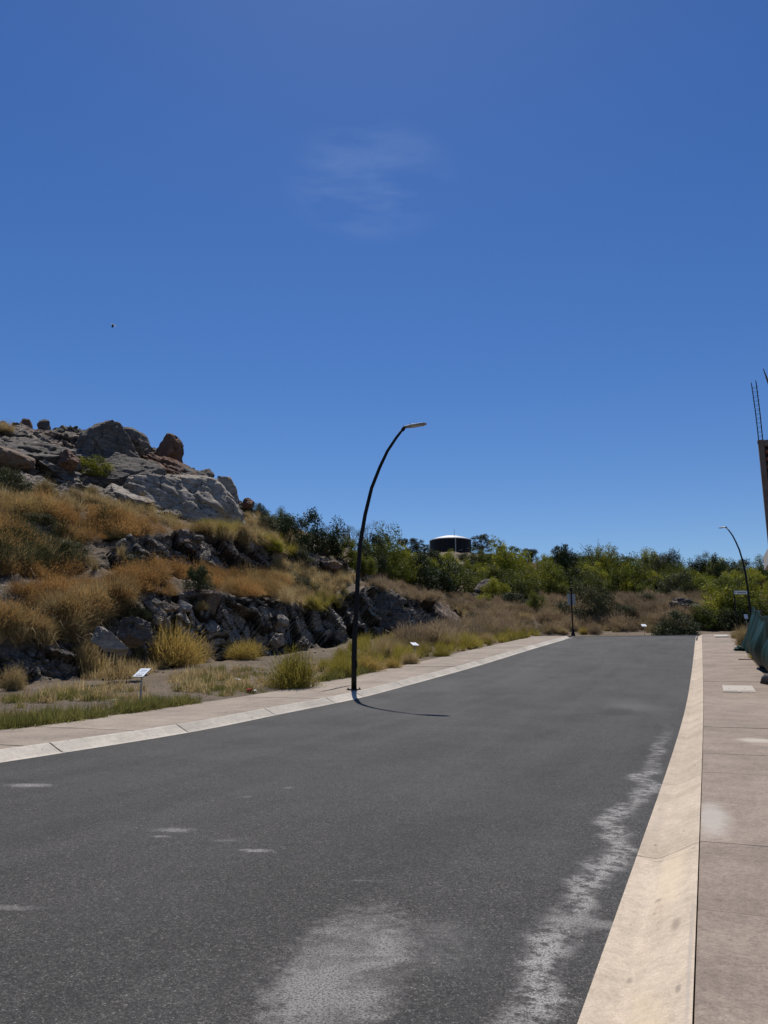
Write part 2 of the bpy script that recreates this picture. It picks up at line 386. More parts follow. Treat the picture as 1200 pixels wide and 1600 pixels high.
PALE_C = (0.50, 0.46, 0.40)
M = dict(
    asphalt=m_asphalt(),
    kerb=m_concrete('kerb_concrete', (0.53, 0.435, 0.33), (0.43, 0.35, 0.262), 0.8, relief=0.3,
                    stains=((-0.34, 3.0, 0.12, 0.7, 0.5, (0.66, 0.52, 0.33)), (-0.30, 5.6, 0.10, 0.9, 0.4, (0.62, 0.50, 0.34)), (-0.24, 4.5, 0.03, 0.12, 0.7, (0.24, 0.19, 0.15)), (-0.42, 3.9, 0.02, 0.05, 0.7, (0.24, 0.19, 0.15)), (-0.20, 3.6, 0.015, 0.05, 0.7, (0.22, 0.18, 0.15)), (-0.36, 5.1, 0.025, 0.04, 0.6, (0.25, 0.2, 0.16)), (-0.16, 4.0, 0.012, 1.2, 0.55, (0.34, 0.30, 0.26)), (-0.5, 7.5, 0.05, 0.6, 0.35, (0.35, 0.3, 0.25)))),
    kerb_left=m_concrete('kerb_concrete_left', (0.53, 0.475, 0.395), (0.40, 0.355, 0.295), 0.6, relief=0.3),
    walk=m_concrete('sidewalk_concrete', (0.315, 0.25, 0.197), (0.23, 0.182, 0.144), 1.0, relief=0.6,
                    stains=((-0.05, 7.3, 0.16, 0.9, 0.55, PALE_C), (0.65, 14.0, 0.33, 0.42, 0.85, (0.46, 0.40, 0.33)), (0.9, 10.4, 0.5, .3, .3, (0.40, 0.34, 0.29)))),
    walk_left=m_concrete('sidewalk_concrete_left', (0.33, 0.27, 0.21), (0.24, 0.195, 0.155), 1.0, relief=0.5),
    joint=simple('joint_dirt', (0.05, 0.042, 0.035), 0.95, 0, 20),
    terrain=m_terrain(),
    cover=simple('cover_concrete', (0.42, 0.38, 0.325), 0.85, 0, 12, 0.15, 0.3),
    rock_dark=m_rock('rock_dark', (0.036, 0.034, 0.032), (0.115, 0.107, 0.10), (0.25, 0.235, 0.215), 0.6),
    rock_pale=m_rock('rock_pale', (0.08, 0.075, 0.068), (0.30, 0.28, 0.25), (0.60, 0.56, 0.50), 0.5),
    rock_tan=m_rock('rock_tan', (0.07, 0.055, 0.043), (0.19, 0.145, 0.112), (0.36, 0.29, 0.235), 0.4),
    rock_red=m_rock('rock_red', (0.05, 0.035, 0.03), (0.15, 0.09, 0.065), (0.27, 0.18, 0.13), 0.3),
    black=simple('black_paint', (0.008, 0.0075, 0.0075), 0.6, 0.0, 5, 0.2),
    lamp_grey=simple('lamp_housing_grey', (0.30, 0.31, 0.31), 0.45, 0.3, 10, 0.1),
    lens=simple('lamp_lens', (0.55, 0.56, 0.55), 0.25, 0.0, 10, 0.05),
    steel=simple('galvanised_steel', (0.34, 0.33, 0.31), 0.5, 0.6, 25, 0.25),
    rust=simple('rusty_rebar', (0.045, 0.035, 0.035), 0.8, 0.3, 30, 0.3),
    white=simple('white_board', (0.80, 0.82, 0.83), 0.5, 0, 6, 0.05),
    grey_board=simple('grey_board', (0.36, 0.37, 0.37), 0.6, 0, 6, 0.1),
    blue_ink=simple('blue_print', (0.16, 0.26, 0.44), 0.6, 0, 6, 0.05),
    dark_ink=simple('dark_print', (0.10, 0.10, 0.11), 0.6, 0, 6, 0.05),
    red=simple('red_print', (0.45, 0.03, 0.03), 0.5, 0, 6, 0.1),
    bag=simple('white_plastic', (0.78, 0.77, 0.75), 0.4, 0, 20, 0.1),
    tank=simple('tank_black_steel', (0.008, 0.009, 0.012), 0.7, 0.0, 3, 0.3),
    tank_roof=simple('tank_white_roof', (0.6, 0.6, 0.58), 0.5, 0.0, 3, 0.06),
    concrete_raw=m_concrete('raw_concrete', (0.23, 0.17, 0.135), (0.15, 0.105, 0.08), 1.5, False),
    concrete_pale=m_concrete('pale_concrete', (0.52, 0.49, 0.44), (0.38, 0.35, 0.31), 1.5, False),
    brick=simple('red_clay_brick', (0.26, 0.085, 0.05), 0.85, 0, 9, 0.3, 0.4),
    wood=simple('weathered_timber', (0.16, 0.11, 0.07), 0.8, 0, 9, 0.3, 0.4),
    bark=simple('bark', (0.10, 0.08, 0.06), 0.9, 0, 9, 0.3, 0.4),
    feather=simple('dark_feathers', (0.02, 0.02, 0.022), 0.7, 0, 9, 0.2),
    grass_dry=m_leaf('dry_orange_grass', (0.085, 0.06, 0.026), (0.50, 0.38, 0.16), None, 0.4, 0.2, (0.52, 0.285, 0.095)),
    grass_tan=m_leaf('dry_tan_grass', (0.20, 0.14, 0.06), (0.52, 0.40, 0.20), None, 0.4, 0.2),
    grass_yel=m_leaf('yellow_green_grass', (0.13, 0.115, 0.022), (0.44, 0.36, 0.07), (0.38, 0.27, 0.08), 0.4, 0.2),
    grass_grn=m_leaf('green_verge_grass', (0.11, 0.115, 0.025), (0.34, 0.31, 0.09), None, 0.35, 0.2),
    brush=m_leaf('grey_brown_brush', (0.12, 0.085, 0.048), (0.40, 0.30, 0.18), None, 0.3, 0.25),
    leaf_yel=m_leaf('yellow_green_leaves', (0.06, 0.075, 0.007), (0.37, 0.36, 0.03), None, 0.35, 0.3),
    leaf_grn=m_leaf('mid_green_leaves', (0.032, 0.046, 0.006), (0.20, 0.22, 0.025), None, 0.3, 0.3),
    leaf_dark=m_leaf('dark_green_leaves', (0.012, 0.02, 0.006), (0.05, 0.07, 0.018), None, 0.2, 0.3),
    leaf_olive=m_leaf('grey_olive_leaves', (0.028, 0.032, 0.012), (0.12, 0.125, 0.05), None, 0.25, 0.3),
)
t = NT('green_shade_mesh')
n_ = t.noise(3, 5, 0.6, t.pos((1, 1, 0.4))); wv = t.noise(300, 2)
t.bump(wv, 0.2, 0.002)
M['net'] = t.done(t.mix(n_, (0.0015, 0.017, 0.014), (0.003, 0.034, 0.028)), 0.55)
t.b.inputs['Specular IOR Level'].default_value = 0.12

# ------------------------------------------------------------------ road levels
LY = [-20, 0, 8, 13, 16, 19.2, 21, 24.5, 27.7, 31, 34.5, 44.5, 59.3, 70, 90]
LZ = [0, 0, 0.0, 0.06, 0.19, 0.30, 0.38, 0.61, 0.82, 1.04, 1.29, 2.05, 3.12, 3.52, 3.6]
RY = [-20, 0, 10, 13.3, 16, 20, 25, 30, 35, 45, 60, 70, 90]
RZ = [0, 0, 0.0, 0.03, 0.07, 0.16, 0.36, 0.66, 1.0, 1.78, 3.02, 3.50, 3.6]
def smooth_prof(Y, Z):
    yy = np.linspace(-20, 90, 1101); zz = np.interp(yy, Y, Z); k = np.ones(31)/31
    return yy, np.convolve(np.pad(zz, 15, mode='edge'), k, 'valid')
LP, RP = smooth_prof(LY, LZ), smooth_prof(RY, RZ)
XL, XR = -9.2, -0.57
def zroad(x, y):
    zl = np.interp(y, *LP); zr = np.interp(y, *RP)
    w = np.clip((np.asarray(x, dtype=float)-XL)/(XR-XL), 0, 1)
    return zl*(1-w)+zr*w

def grid_mesh(name, xs, ys, zf, mat, parent=None, dz=0.0):
    X, Y = np.meshgrid(xs, ys); Z = zf(X, Y)+dz
    v = np.stack([X.ravel(), Y.ravel(), Z.ravel()], 1); nx = len(xs)
    j, i = np.meshgrid(np.arange(len(ys)-1), np.arange(nx-1), indexing='ij')
    a = (j*nx+i).ravel(); f = np.stack([a, a+1, a+nx+1, a+nx], 1)
    return link(name, np_mesh(name, v, f, 4, smooth=True), mat, parent)

road = grid_mesh('road', np.linspace(XL, XR, 12), np.arange(-8, 57.01, 0.5), zroad, M['asphalt']); tag(road, kind='structure')
cross = grid_mesh('cross_street', np.linspace(-15, 0.6, 32), np.arange(57, 69.01, 0.5), zroad, M['asphalt']); tag(cross, kind='structure')

# ---- kerbs: rolled concrete kerb cast in separate lengths
def kerb_piece(y0, y1, side, w=0.43, hgt=0.125):
    # profile: (distance from the asphalt edge, height)
    prof = [(0.0, -0.15), (0.0, 0.004), (0.13, -0.006), (0.17, 0.004), (0.33, 0.082), (0.385, 0.112), (0.42, hgt), (w, hgt+0.002), (w, -0.15)]
    g = 0.006 if side > 0 else 0.018; n = max(2, int((y1-y0)/0.8)+1); ys = np.linspace(y0+g, y1-g, n)
    v = []
    for y in ys:
        for (d, h) in prof:
            x = XR+d if side > 0 else XL-d
            v.append((x, y, float(zroad(XR if side > 0 else XL, y))+h))
    k = len(prof); f = []
    for j in range(n-1):
        for i in range(k-1):
            q = (j*k+i, j*k+i+1, (j+1)*k+i+1, (j+1)*k+i)
            f.append(q if side > 0 else q[::-1])
    me = bpy.data.meshes.new('kerb_length'); me.from_pydata(v, [], f+[tuple(range(k)), tuple(range((n-1)*k, n*k))[::-1]]); me.update()
    return me
def joint_bed(name, x0, x1, h, parent):
    return grid_mesh(name, np.array([x0, (x0+x1)/2, x1]), np.arange(-8, 60.01, 1.0), lambda X, Y: zroad(X, Y), M['joint'], parent, dz=h)
kerb_r = empty('kerb'); tag(kerb_r, kind='structure'); kerb_l = empty('kerb'); tag(kerb_l, kind='structure')
jr = [-8, -4.2, -0.6, 2.9, 6.25, 9.87, 13.3]
while jr[-1] < 63: jr.append(jr[-1]+3.5)
jr[-1] = 66.5
jl = [-7, -3.3, -0.1, 3.1, 6.35, 9.58, 12.76, 16.05, 19.23, 21.08, 24.4, 27.7, 30.98, 34.4, 37.7]
while jl[-1] < 57: jl.append(jl[-1]+3.3)
jl[-1] = 59.5
for a, b in zip(jr, jr[1:]): link('kerb_length', kerb_piece(a, b, 1), M['kerb'], kerb_r)
for a, b in zip(jl, jl[1:]): link('kerb_length', kerb_piece(a, b, -1), M['kerb_left'], kerb_l)
joint_bed('kerb_bed', XR+0.005, XR+0.42, -0.03, kerb_r); joint_bed('kerb_bed', XL-0.42, XL-0.005, -0.03, kerb_l)

def kerb_arc(cx, cy, rad, a0, a1, parent, mat, n=5):
    """corner kerb turning into the cross street; centre lies on the pavement side"""
    for s in range(n):
        b0, b1 = a0+(a1-a0)*s/n, a0+(a1-a0)*(s+1)/n
        vv, ff = [], []; prof = [(0, -0.1), (0, 0.004), (0.13, 0.0), (0.33, 0.082), (0.42, 0.125), (0.43, -0.1)]
        m = 5
        for j in range(m):
            a = b0+(b1-b0)*(0.02+0.96*j/(m-1))
            for d, h in prof:
                x, y = cx+(rad-d)*math.cos(a), cy+(rad-d)*math.sin(a); vv.append((x, y, float(zroad(x, y))+h))
        k = len(prof)
        for j in range(m-1):
            for i in range(k-1): ff.append((j*k+i, j*k+i+1, (j+1)*k+i+1, (j+1)*k+i))
        me = bpy.data.meshes.new('kerb_length'); me.from_pydata(vv, [], ff); me.update()
        link('kerb_length', me, mat, parent)
kerb_arc(XR+1.6, 66.5, 1.6, math.pi, math.pi*0.62, kerb_r, M['kerb'], 2)
kerb_arc(XL-2.4, 59.5, 2.4, 0, math.pi/2, kerb_l, M['kerb_left'])

# ---- sidewalks, slab by slab
def slabs(name, x0, x1, joints, mat, seed, zoff=0.12, gap=0.005):
    root = empty(name); tag(root, kind='structure'); rnd = random.Random(seed)
    for a, b in zip(joints, joints[1:]):
        n = max(2, int((b-a)/1.0)+1); ys = np.linspace(a+gap, b-gap, n); xs = np.linspace(x0+gap, x1, 3)
        dz = zoff+rnd.uniform(-0.004, 0.004); tl = rnd.uniform(-0.002, 0.002)
        v, f = [], []
        for y in ys:
            zs = [float(zroad(x, y))+dz+tl*(x-x0) for x in xs]
            v += [(xs[0], y, zs[0]-0.12), (xs[0], y, zs[0]-0.006), (xs[0]+0.01, y, zs[0]), (xs[1], y, zs[1]), (xs[2]-0.01, y, zs[2]), (xs[2], y, zs[2]-0.006), (xs[2], y, zs[2]-0.12)]
        for j in range(n-1):
            for i in range(6): f.append((j*7+i, j*7+i+1, (j+1)*7+i+1, (j+1)*7+i))
        me = bpy.data.meshes.new('sidewalk_slab'); me.from_pydata(v, [], f+[tuple(range(7)), tuple(range((n-1)*7, n*7))[::-1]]); me.update()
        link('sidewalk_slab', me, mat, root)
    b = grid_mesh('sidewalk_bed', np.linspace(x0, x1, 3), np.arange(-8, 61.01, 1.0), lambda X, Y: zroad(X, Y), M['joint'], root, dz=zoff-0.025)
    return root
js = [-8, -6.2, -4.3, -2.5, -0.7, 1.1, 2.9, 4.66, 6.34, 8.08, 10.12, 12.02, 14.2]
while js[-1] < 67: js.append(js[-1]+1.85)
js[-1] = 69
walk_r = slabs('sidewalk', XR+0.431, 1.95, js, M['walk'], 3)
js = list(np.arange(-8, 60, 2.45))+[62]
walk_l = slabs('sidewalk', -12.2, XL-0.44, js, M['walk_left'], 4)
# far kerb and footway of the cross street
kf = empty('kerb'); tag(kf, kind='structure')
for x in np.arange(-15, -0.5, 3.0):
    bm = bmesh.new(); add_box(bm, (x+1.5, 69.22, 3.385), (2.99, 0.43, 0.26), None, 0.03); bm_obj('kerb_length', bm, M['kerb_left'], kf)
fw_o = grid_mesh('far_sidewalk', np.linspace(-15, 0.6, 10), np.linspace(69.44, 71.2, 3), lambda X, Y: zroad(X, Y)*0+3.512, M['walk_left']); tag(fw_o, kind='structure')

# ------------------------------------------------------------------ terrain: feature lines found on the site, fan-shaped mesh round the viewpoint
DPHI = R(0.12)
PH = np.arange(R(-76), R(42), DPHI); NP_ = len(PH)
def line(pts):
    """pts: (px, py, how, value) -> distance and height as functions of bearing"""
    w = []
    for (px, py, how, val) in pts:
        p = atX(px, py, val) if how == 'A' else atD(px, py, val)
        w.append((math.atan2(p[0], p[1]), math.hypot(p[0], p[1]), p[2]))
    w.sort(); w = np.array(w)
    return w
def sample(w):
    D = np.interp(PH, w[:, 0], w[:, 1]); Z = np.interp(PH, w[:, 0], w[:, 2])
    return D, Z
ph_l = math.atan2(-12.2, 63.0); ph_r = math.atan2(1.95, 62.0)
D0 = np.empty(NP_); Z0 = np.empty(NP_)
for k, ph in enumerate(PH):
    if ph < ph_l: D0[k] = 12.2/math.sin(-ph); Z0[k] = zroad(XL, D0[k]*math.cos(ph))+0.10
    elif ph > ph_r: D0[k] = 1.95/math.sin(ph); Z0[k] = zroad(XR, D0[k]*math.cos(ph))+0.10
    else: D0[k] = 71.2/math.cos(ph); Z0[k] = 3.495
FT = [(D0, Z0)]
FT.append(sample(line([(-500, 1180, 'A', -19), (-200, 1110, 'A', -20), (0, 1075, 'A', -20), (100, 1062, 'A', -20), (200, 1050, 'A', -20), (300, 1036, 'A', -20), (430, 1022, 'A', -20),
    (500, 1013, 'A', -20), (560, 1000, 'A', -20), (640, 986, 'A', -20), (720, 973, 'D', 71), (780, 976, 'D', 73), (850, 986, 'D', 74), (1000, 988, 'D', 75), (1100, 985, 'D', 77), (1200, 985, 'D', 78), (1700, 985, 'D', 80)])))
FT.append(sample(line([(-500, 1000, 'A', -20.6), (-200, 985, 'A', -20.8), (0, 975, 'A', -21), (100, 960, 'A', -21.2), (160, 940, 'A', -21.2), (210, 928, 'A', -21), (320, 930, 'A', -21), (400, 938, 'A', -21), (450, 948, 'A', -21),
    (500, 950, 'A', -20.9), (535, 930, 'A', -20.8), (560, 922, 'A', -20.8), (620, 930, 'A', -20.8), (670, 942, 'A', -20.8), (722, 966, 'D', 73), (780, 962, 'D', 79), (850, 958, 'D', 84), (950, 950, 'D', 86), (1060, 945, 'D', 86), (1200, 945, 'D', 88), (1700, 950, 'D', 90)])))
FT.append(sample(line([(-500, 930, 'A', -25), (0, 905, 'A', -25), (200, 893, 'A', -25), (300, 898, 'A', -25), (360, 905, 'A', -25), (430, 908, 'A', -25), (500, 908, 'A', -25), (560, 915, 'A', -25), (600, 922, 'D', 82), (660, 932, 'D', 84),
    (720, 940, 'D', 92), (780, 940, 'D', 96), (860, 938, 'D', 100), (1000, 932, 'D', 104), (1200, 930, 'D', 106), (1700, 935, 'D', 108)])))
FT.append(sample(line([(-500, 880, 'A', -26), (0, 860, 'A', -26), (170, 858, 'A', -26), (230, 838, 'A', -26.2), (300, 836, 'A', -26.2), (360, 848, 'A', -26), (420, 856, 'A', -26), (470, 866, 'A', -26), (520, 878, 'A', -26), (575, 905, 'A', -26.4), (620, 916, 'D', 92),
    (700, 922, 'D', 104), (860, 920, 'D', 112), (1000, 915, 'D', 116), (1200, 915, 'D', 118), (1700, 920, 'D', 118)])))
FT.append(sample(line([(-500, 780, 'A', -31), (0, 785, 'A', -31), (100, 792, 'A', -31), (200, 808, 'A', -31), (300, 822, 'A', -31), (380, 836, 'A', -31), (450, 850, 'A', -31), (520, 866, 'A', -31), (600, 895, 'A', -34), (700, 903, 'D', 118),
    (860, 902, 'D', 126), (1000, 905, 'D', 130), (1200, 908, 'D', 132), (1700, 912, 'D', 130)])))
FT.append(sample(line([(-500, 730, 'A', -37), (0, 735, 'A', -37), (150, 752, 'A', -37), (250, 768, 'A', -37), (350, 800, 'A', -37), (450, 828, 'A', -37), (520, 850, 'A', -37), (600, 880, 'D', 118), (700, 884, 'D', 134),
    (860, 892, 'D', 142), (1000, 900, 'D', 146), (1200, 904, 'D', 146), (1700, 908, 'D', 145)])))
FT.append(sample(line([(-500, 680, 'A', -44), (-100, 670, 'A', -44), (0, 664, 'A', -44), (80, 664, 'A', -44), (150, 670, 'A', -44), (200, 682, 'A', -44), (230, 696, 'A', -44), (290, 724, 'A', -44), (340, 754, 'A', -44), (375, 784, 'A', -44), (430, 815, 'A', -44), (500, 842, 'D', 112),
    (560, 866, 'D', 130), (600, 870, 'D', 142), (640, 866, 'D', 150), (700, 863, 'D', 158), (764, 864, 'D', 158), (800, 874, 'D', 160), (860, 886, 'D', 164), (950, 894, 'D', 166), (1060, 900, 'D', 168), (1200, 902, 'D', 168), (1700, 905, 'D', 165)])))
Dl, Zl = FT[-1]; FT.append((Dl+9, Zl-0.3)); FT.append((Dl+40, Zl-8)); FT.append((Dl*0+620, Zl*0-2))
SEG = [62, 76, 34, 58, 46, 58, 58, 8, 8, 6]
rows_D, rows_Z, rows_s = [], [], []
for k, n in enumerate(SEG):
    for j in range(n):
        u = j/n
        if k in (0,): uu = u
        elif k in (1, 3): uu = u
        else: uu = u
        rows_D.append(FT[k][0]*(1-uu)+FT[k+1][0]*uu); rows_Z.append(FT[k][1]*(1-uu)+FT[k+1][1]*uu); rows_s.append(k+u)
rows_D.append(FT[-1][0]); rows_Z.append(FT[-1][1]); rows_s.append(len(SEG))
GD = np.array(rows_D); GZ = np.array(rows_Z); GS = np.array(rows_s)[:, None]*np.ones(NP_)
# smooth across bearings so that no kink runs up the slope
kk = np.ones(9)/9
for r_ in range(60, len(GD)):
    GD[r_] = np.convolve(np.pad(GD[r_], 4, mode='edge'), kk, 'valid'); GZ[r_] = np.convolve(np.pad(GZ[r_], 4, mode='edge'), kk, 'valid')
GX = GD*np.sin(PH)[None, :]; GY = GD*np.cos(PH)[None, :]
PXc = 600+F_PX*np.tan(PH+YAW)/math.cos(PITCH)          # column of each bearing at eye level
def band(v, a, b, s): return np.clip((v-a)/s, 0, 1)*np.clip((b-v)/s, 0, 1)
PXg = np.ones_like(GS)*PXc[None, :]
rock = np.zeros_like(GS); rock = np.maximum(rock, band(GS, 0.93, 2.06, 0.09)*band(PXg, -900, 728, 10))
rock *= 1-0.75*band(GS, 1.3, 2.2, 0.3)*band(PXg, -900, 190, 60)
rock = np.maximum(rock, band(GS, 2.93, 4.08, 0.08)*band(PXg, 150, 600, 30))
rock = np.maximum(rock, band(GS, 4.9, 7.4, 0.25)*band(PXg, -900, 400, 30)*0.95)
rock = np.maximum(rock, 0.55*band(GS, 4.2, 6.6, 0.5)*band(PXg, 380, 520, 40))
rock = np.maximum(rock, 0.9*band(GS, 0.98, 2.0, 0.2)*band(PXg, 1020, 1110, 25))
pale = band(GS, 1.0, 1.85, 0.2)*band(PXg, 190, 735, 40)*0.8 + band(GS, 2.95, 4.05, 0.2)*band(PXg, 200, 600, 40)*0.4 + band(GS, 5, 7, 0.4)*0.3
P3 = np.stack([GX.ravel(), GY.ravel(), GZ.ravel()], 1)
e1 = np.stack([np.gradient(GX, axis=1), np.gradient(GY, axis=1), np.gradient(GZ, axis=1)], -1)
e2 = np.stack([np.gradient(GX, axis=0), np.gradient(GY, axis=0), np.gradient(GZ, axis=0)], -1)
N3 = np.cross(e1, e2); N3 /= np.linalg.norm(N3, axis=2, keepdims=True)+1e-9
N3 *= np.sign(N3[..., 2:3]+1e-6); 
# rock faces look out over the lots
face = -np.stack([GX/GD, GY/GD, GD*0-0.5], -1); face /= np.linalg.norm(face, axis=2, keepdims=True)
rk = rock[..., None]; Nn = N3*(1-0.6*rk)+face*(0.6*rk); Nn /= np.linalg.norm(Nn, axis=2, keepdims=True); Nn = Nn.reshape(-1, 3)
rot = Euler((R(24), R(-18), R(12))).to_matrix(); Rm = np.array(rot)
rf = rock.ravel(); sel = rf > 0.02; ps = P3[sel]@Rm.T
wp = ps+0.35*np.stack([fbm(ps*0.7, 3, 5), fbm(ps*0.7, 3, 6), fbm(ps*0.7, 3, 7)], 1)
b1, c1 = blocks(wp, (2.6, 3.4, 1.5), 11); b2, c2 = blocks(wp, (0.95, 1.2, 0.55), 23); b3, c3 = blocks(wp, (0.36, 0.42, 0.22), 31)
lump = fbm(ps*0.35, 3, 41)
dsp = 0.80*b1+0.30*b2+0.09*b3+0.35*lump+0.05*fbm(ps*3.0, 3, 43)
dsp -= 0.22*np.clip(1-c1/0.10, 0, 1)+0.10*np.clip(1-c2/0.12, 0, 1)
crk = np.minimum(c1*1.4, c2)
far = np.clip(GD.ravel()[sel]/45, 0.8, 1.5)
up_ = np.clip((GS.ravel()[sel]-4.3)/0.5, 0, 1)
D3 = np.zeros(len(P3)); D3[sel] = dsp*far*rf[sel]*(1-0.45*up_)
soilw = 1-rf
near_flat = np.clip((GS.ravel()-0.02)/0.4, 0, 1)
D3 += soilw*near_flat*(0.10*fbm(P3*0.45, 3, 51)+0.035*fbm(P3*2.5, 3, 52))*np.where(GS.ravel() > 1, 1.8, 0.8)*np.clip(GS.ravel()*1.0, 0.35, 2.2)
D3 *= np.clip((9.2-GS.ravel()), 0, 1)
crack = np.ones(len(P3)); crack[sel] = crk; hue = np.zeros(len(P3)); hue[sel] = 0.5+0.5*np.clip(fbm(ps*0.4, 3, 77), -1, 1)
# rock pale patches follow whole blocks
pl = pale.ravel().copy(); pv = np.zeros(len(P3)); pv[sel] = np.clip((b1-0.15)*1.5, 0, 1)*0.7; pl = np.clip(pl+pv*0.55, 0, 1)
P3d = P3+Nn*D3[:, None]
nr = GX.shape[0]
jj, ii = np.meshgrid(np.arange(nr-1), np.arange(NP_-1), indexing='ij'); a_ = (jj*NP_+ii).ravel()
tf = np.stack([a_, a_+1, a_+NP_+1, a_+NP_], 1)
ter = link('hillside', np_mesh('hillside', P3d, tf, 4, attrs=dict(rock=rf, pale=pl, crack=crack, hue=hue), smooth=False), M['terrain'])
fl = np.ones(len(tf), dtype=bool)
fl[:] = True
ter.data.polygons.foreach_set('use_smooth', (rock.ravel()[tf[:, 0]] < 0.5)); tag(ter, kind='structure')
gnd = grid_mesh('ground', np.linspace(-3000, 3000, 9), np.linspace(-3000, 3000, 9), lambda X, Y: X*0-2.2, M['terrain'])
gnd.data.attributes.new('rock', 'FLOAT', 'POINT'); a1 = gnd.data.attributes.new('crack', 'FLOAT', 'POINT'); a1.data.foreach_set('value', np.ones(81, dtype=np.float32))
tag(gnd, kind='structure')
# level lots behind the viewpoint, left and right of the road
for nm, xs in (('side_lot', np.linspace(-60, -12.2, 12)), ('side_lot', np.linspace(1.95, 50, 12))):
    o = grid_mesh(nm, xs, np.linspace(-30, 2.0 if xs[0] > 0 else 3.0, 8), lambda X, Y: X*0+0.095, M['terrain'])
    a1 = o.data.attributes.new('crack', 'FLOAT', 'POINT'); a1.data.foreach_set('value', np.ones(96, dtype=np.float32)); tag(o, kind='structure')

TP = P3d.reshape(nr, NP_, 3)
def ground_at(px, py, smin=0.0, smax=8.0):
    """first point of the hillside met by the sight line through (px, py); None when it misses"""
    r = ray(px, py); ph = math.atan2(r[0], r[1]); k = (ph-PH[0])/DPHI
    if k < 0 or k >= NP_-1: return None
    k = int(round(k)); col = TP[:, k]; D = np.hypot(col[:, 0], col[:, 1]); el = (col[:, 2]-EYE)/D
    tgt = r[2]/math.hypot(r[0], r[1])
    s = GS[:, k]; ok = np.where((el >= tgt) & (s >= smin) & (s <= smax))[0]
    if len(ok) == 0: return None
    i = ok[0]
    return np.array(col[i]), float(s[i])
def ground_z(x, y):
    ph = math.atan2(x, y); k = int(round((ph-PH[0])/DPHI)); k = max(0, min(NP_-1, k)); col = TP[:, k]; D = np.hypot(col[:, 0], col[:, 1])
    i = min(max(np.searchsorted(D, math.hypot(x, y)), 1), nr-1)
    return float(max(col[i, 2], col[i-1, 2])) if False else float(np.interp(math.hypot(x, y), [D[i-1], D[i]], [col[i-1, 2], col[i, 2]]))

# ------------------------------------------------------------------ plants
def blades(rng, n, h, spread, width, droop=0.5, base=0.08, hvar=0.35, upright=0.35):
    """arching blades from one crown: 5 points, 3 triangles each"""
    az = rng.uniform(0, 2*np.pi, n); lean = np.abs(rng.normal(0, 1, n))*spread
    L = h*(1+rng.uniform(-hvar, hvar, n)); L = np.maximum(L, h*0.2)
    r0 = base*np.sqrt(rng.uniform(0, 1, n)); a0 = rng.uniform(0, 2*np.pi, n)
    dx, dy = np.cos(az), np.sin(az); bx, by = r0*np.cos(a0)+dx*0.3*r0, r0*np.sin(a0)+dy*0.3*r0
    def pt(t):
        ang = lean*(upright+droop*t); rr = L*t
        return np.stack([bx+dx*np.sin(ang)*rr, by+dy*np.sin(ang)*rr, np.cos(np.minimum(ang, 1.9))*rr], 1)
    p0, p1, p2 = pt(0.0), pt(0.5), pt(1.0)
    sa = rng.uniform(0, np.pi, n); sv = np.stack([np.cos(sa), np.sin(sa), 0*sa], 1)*(width*0.5*(1+rng.uniform(-.3, .5, n)))[:, None]
    v = np.stack([p0-sv, p0+sv, p1+sv*0.85, p1-sv*0.85, p2], 1).reshape(-1, 3)
    b = (np.arange(n)*5)[:, None]
    f = np.concatenate([b+[0, 1, 2], b+[0, 2, 3], b+[3, 2, 4]], 0)
    tint = np.repeat(rng.uniform(0, 1, n), 5)
    return v, f, tint
def twigs(rng, n, h, w, size, width, clumps=9):
    """fluffy dry brush: short stalks thrown about in a lumpy dome"""
    cc = rng.normal(0, 1, (clumps, 3)); cc /= np.linalg.norm(cc, axis=1, keepdims=True); cc[:, 2] = np.abs(cc[:, 2])
    cc *= rng.uniform(0.35, 0.8, (clumps, 1)); k = rng.integers(0, clumps, n)
    c = cc[k]+rng.normal(0, 0.2, (n, 3)); c[:, 2] = np.abs(c[:, 2])
    c = c*np.array([w/2, w/2, h*0.85]); c[:, 2] += h*0.02
    d = c/np.array([w/2, w/2, h])*1.0+rng.normal(0, 0.45, (n, 3)); d[:, 2] += 0.5; d /= np.linalg.norm(d, axis=1, keepdims=True)
    L = size*rng.uniform(0.6, 1.4, n)[:, None]
    s = np.cross(d, rng.normal(0, 1, (n, 3))); s /= np.linalg.norm(s, axis=1, keepdims=True); s *= width*0.5
    v = np.stack([c-s, c+s, c+d*L], 1).reshape(-1, 3)
    f = np.arange(n*3).reshape(-1, 3)
    tint = np.repeat(np.clip(rng.uniform(0, 1, clumps)[k]*0.6+rng.uniform(0, 0.4, n), 0, 1), 3)
    return v, f, tint
def cat(parts):
    V, F, T, o = [], [], [], 0
    for v, f, t_ in parts: V.append(v); F.append(f+o); T.append(t_); o += len(v)
    return np.concatenate(V), np.concatenate(F), np.concatenate(T)
def tuft(seed, kind, size=1.0):
    rng = np.random.default_rng(seed)
    if kind == 'fountain': return cat([blades(rng, 130, 0.85*size, 0.75, 0.016*size, 0.8, 0.16*size)])
    if kind == 'fluffy': return cat([blades(rng, 26, 0.7*size, 0.6, 0.012*size, 0.6, 0.2*size), twigs(rng, 420, 0.85*size, 1.15*size, 0.085*size, 0.02*size, 16)])
    if kind == 'low': return cat([blades(rng, 60, 0.3*size, 0.9, 0.014*size, 0.7, 0.16*size)])
    if kind == 'lump': return cat([blades(rng, 40, 0.8, 0.55, 0.012, 0.6, 0.35), twigs(rng, 1500, 0.85, 1.5, 0.085, 0.017, 26)])
    if kind == 'brush': return cat([blades(rng, 40, 0.6*size, 0.9, 0.02*size, 0.2, 0.15*size, upright=0.8), twigs(rng, 300, 0.7*size, 1.2*size, 0.16*size, 0.02*size, 14)])
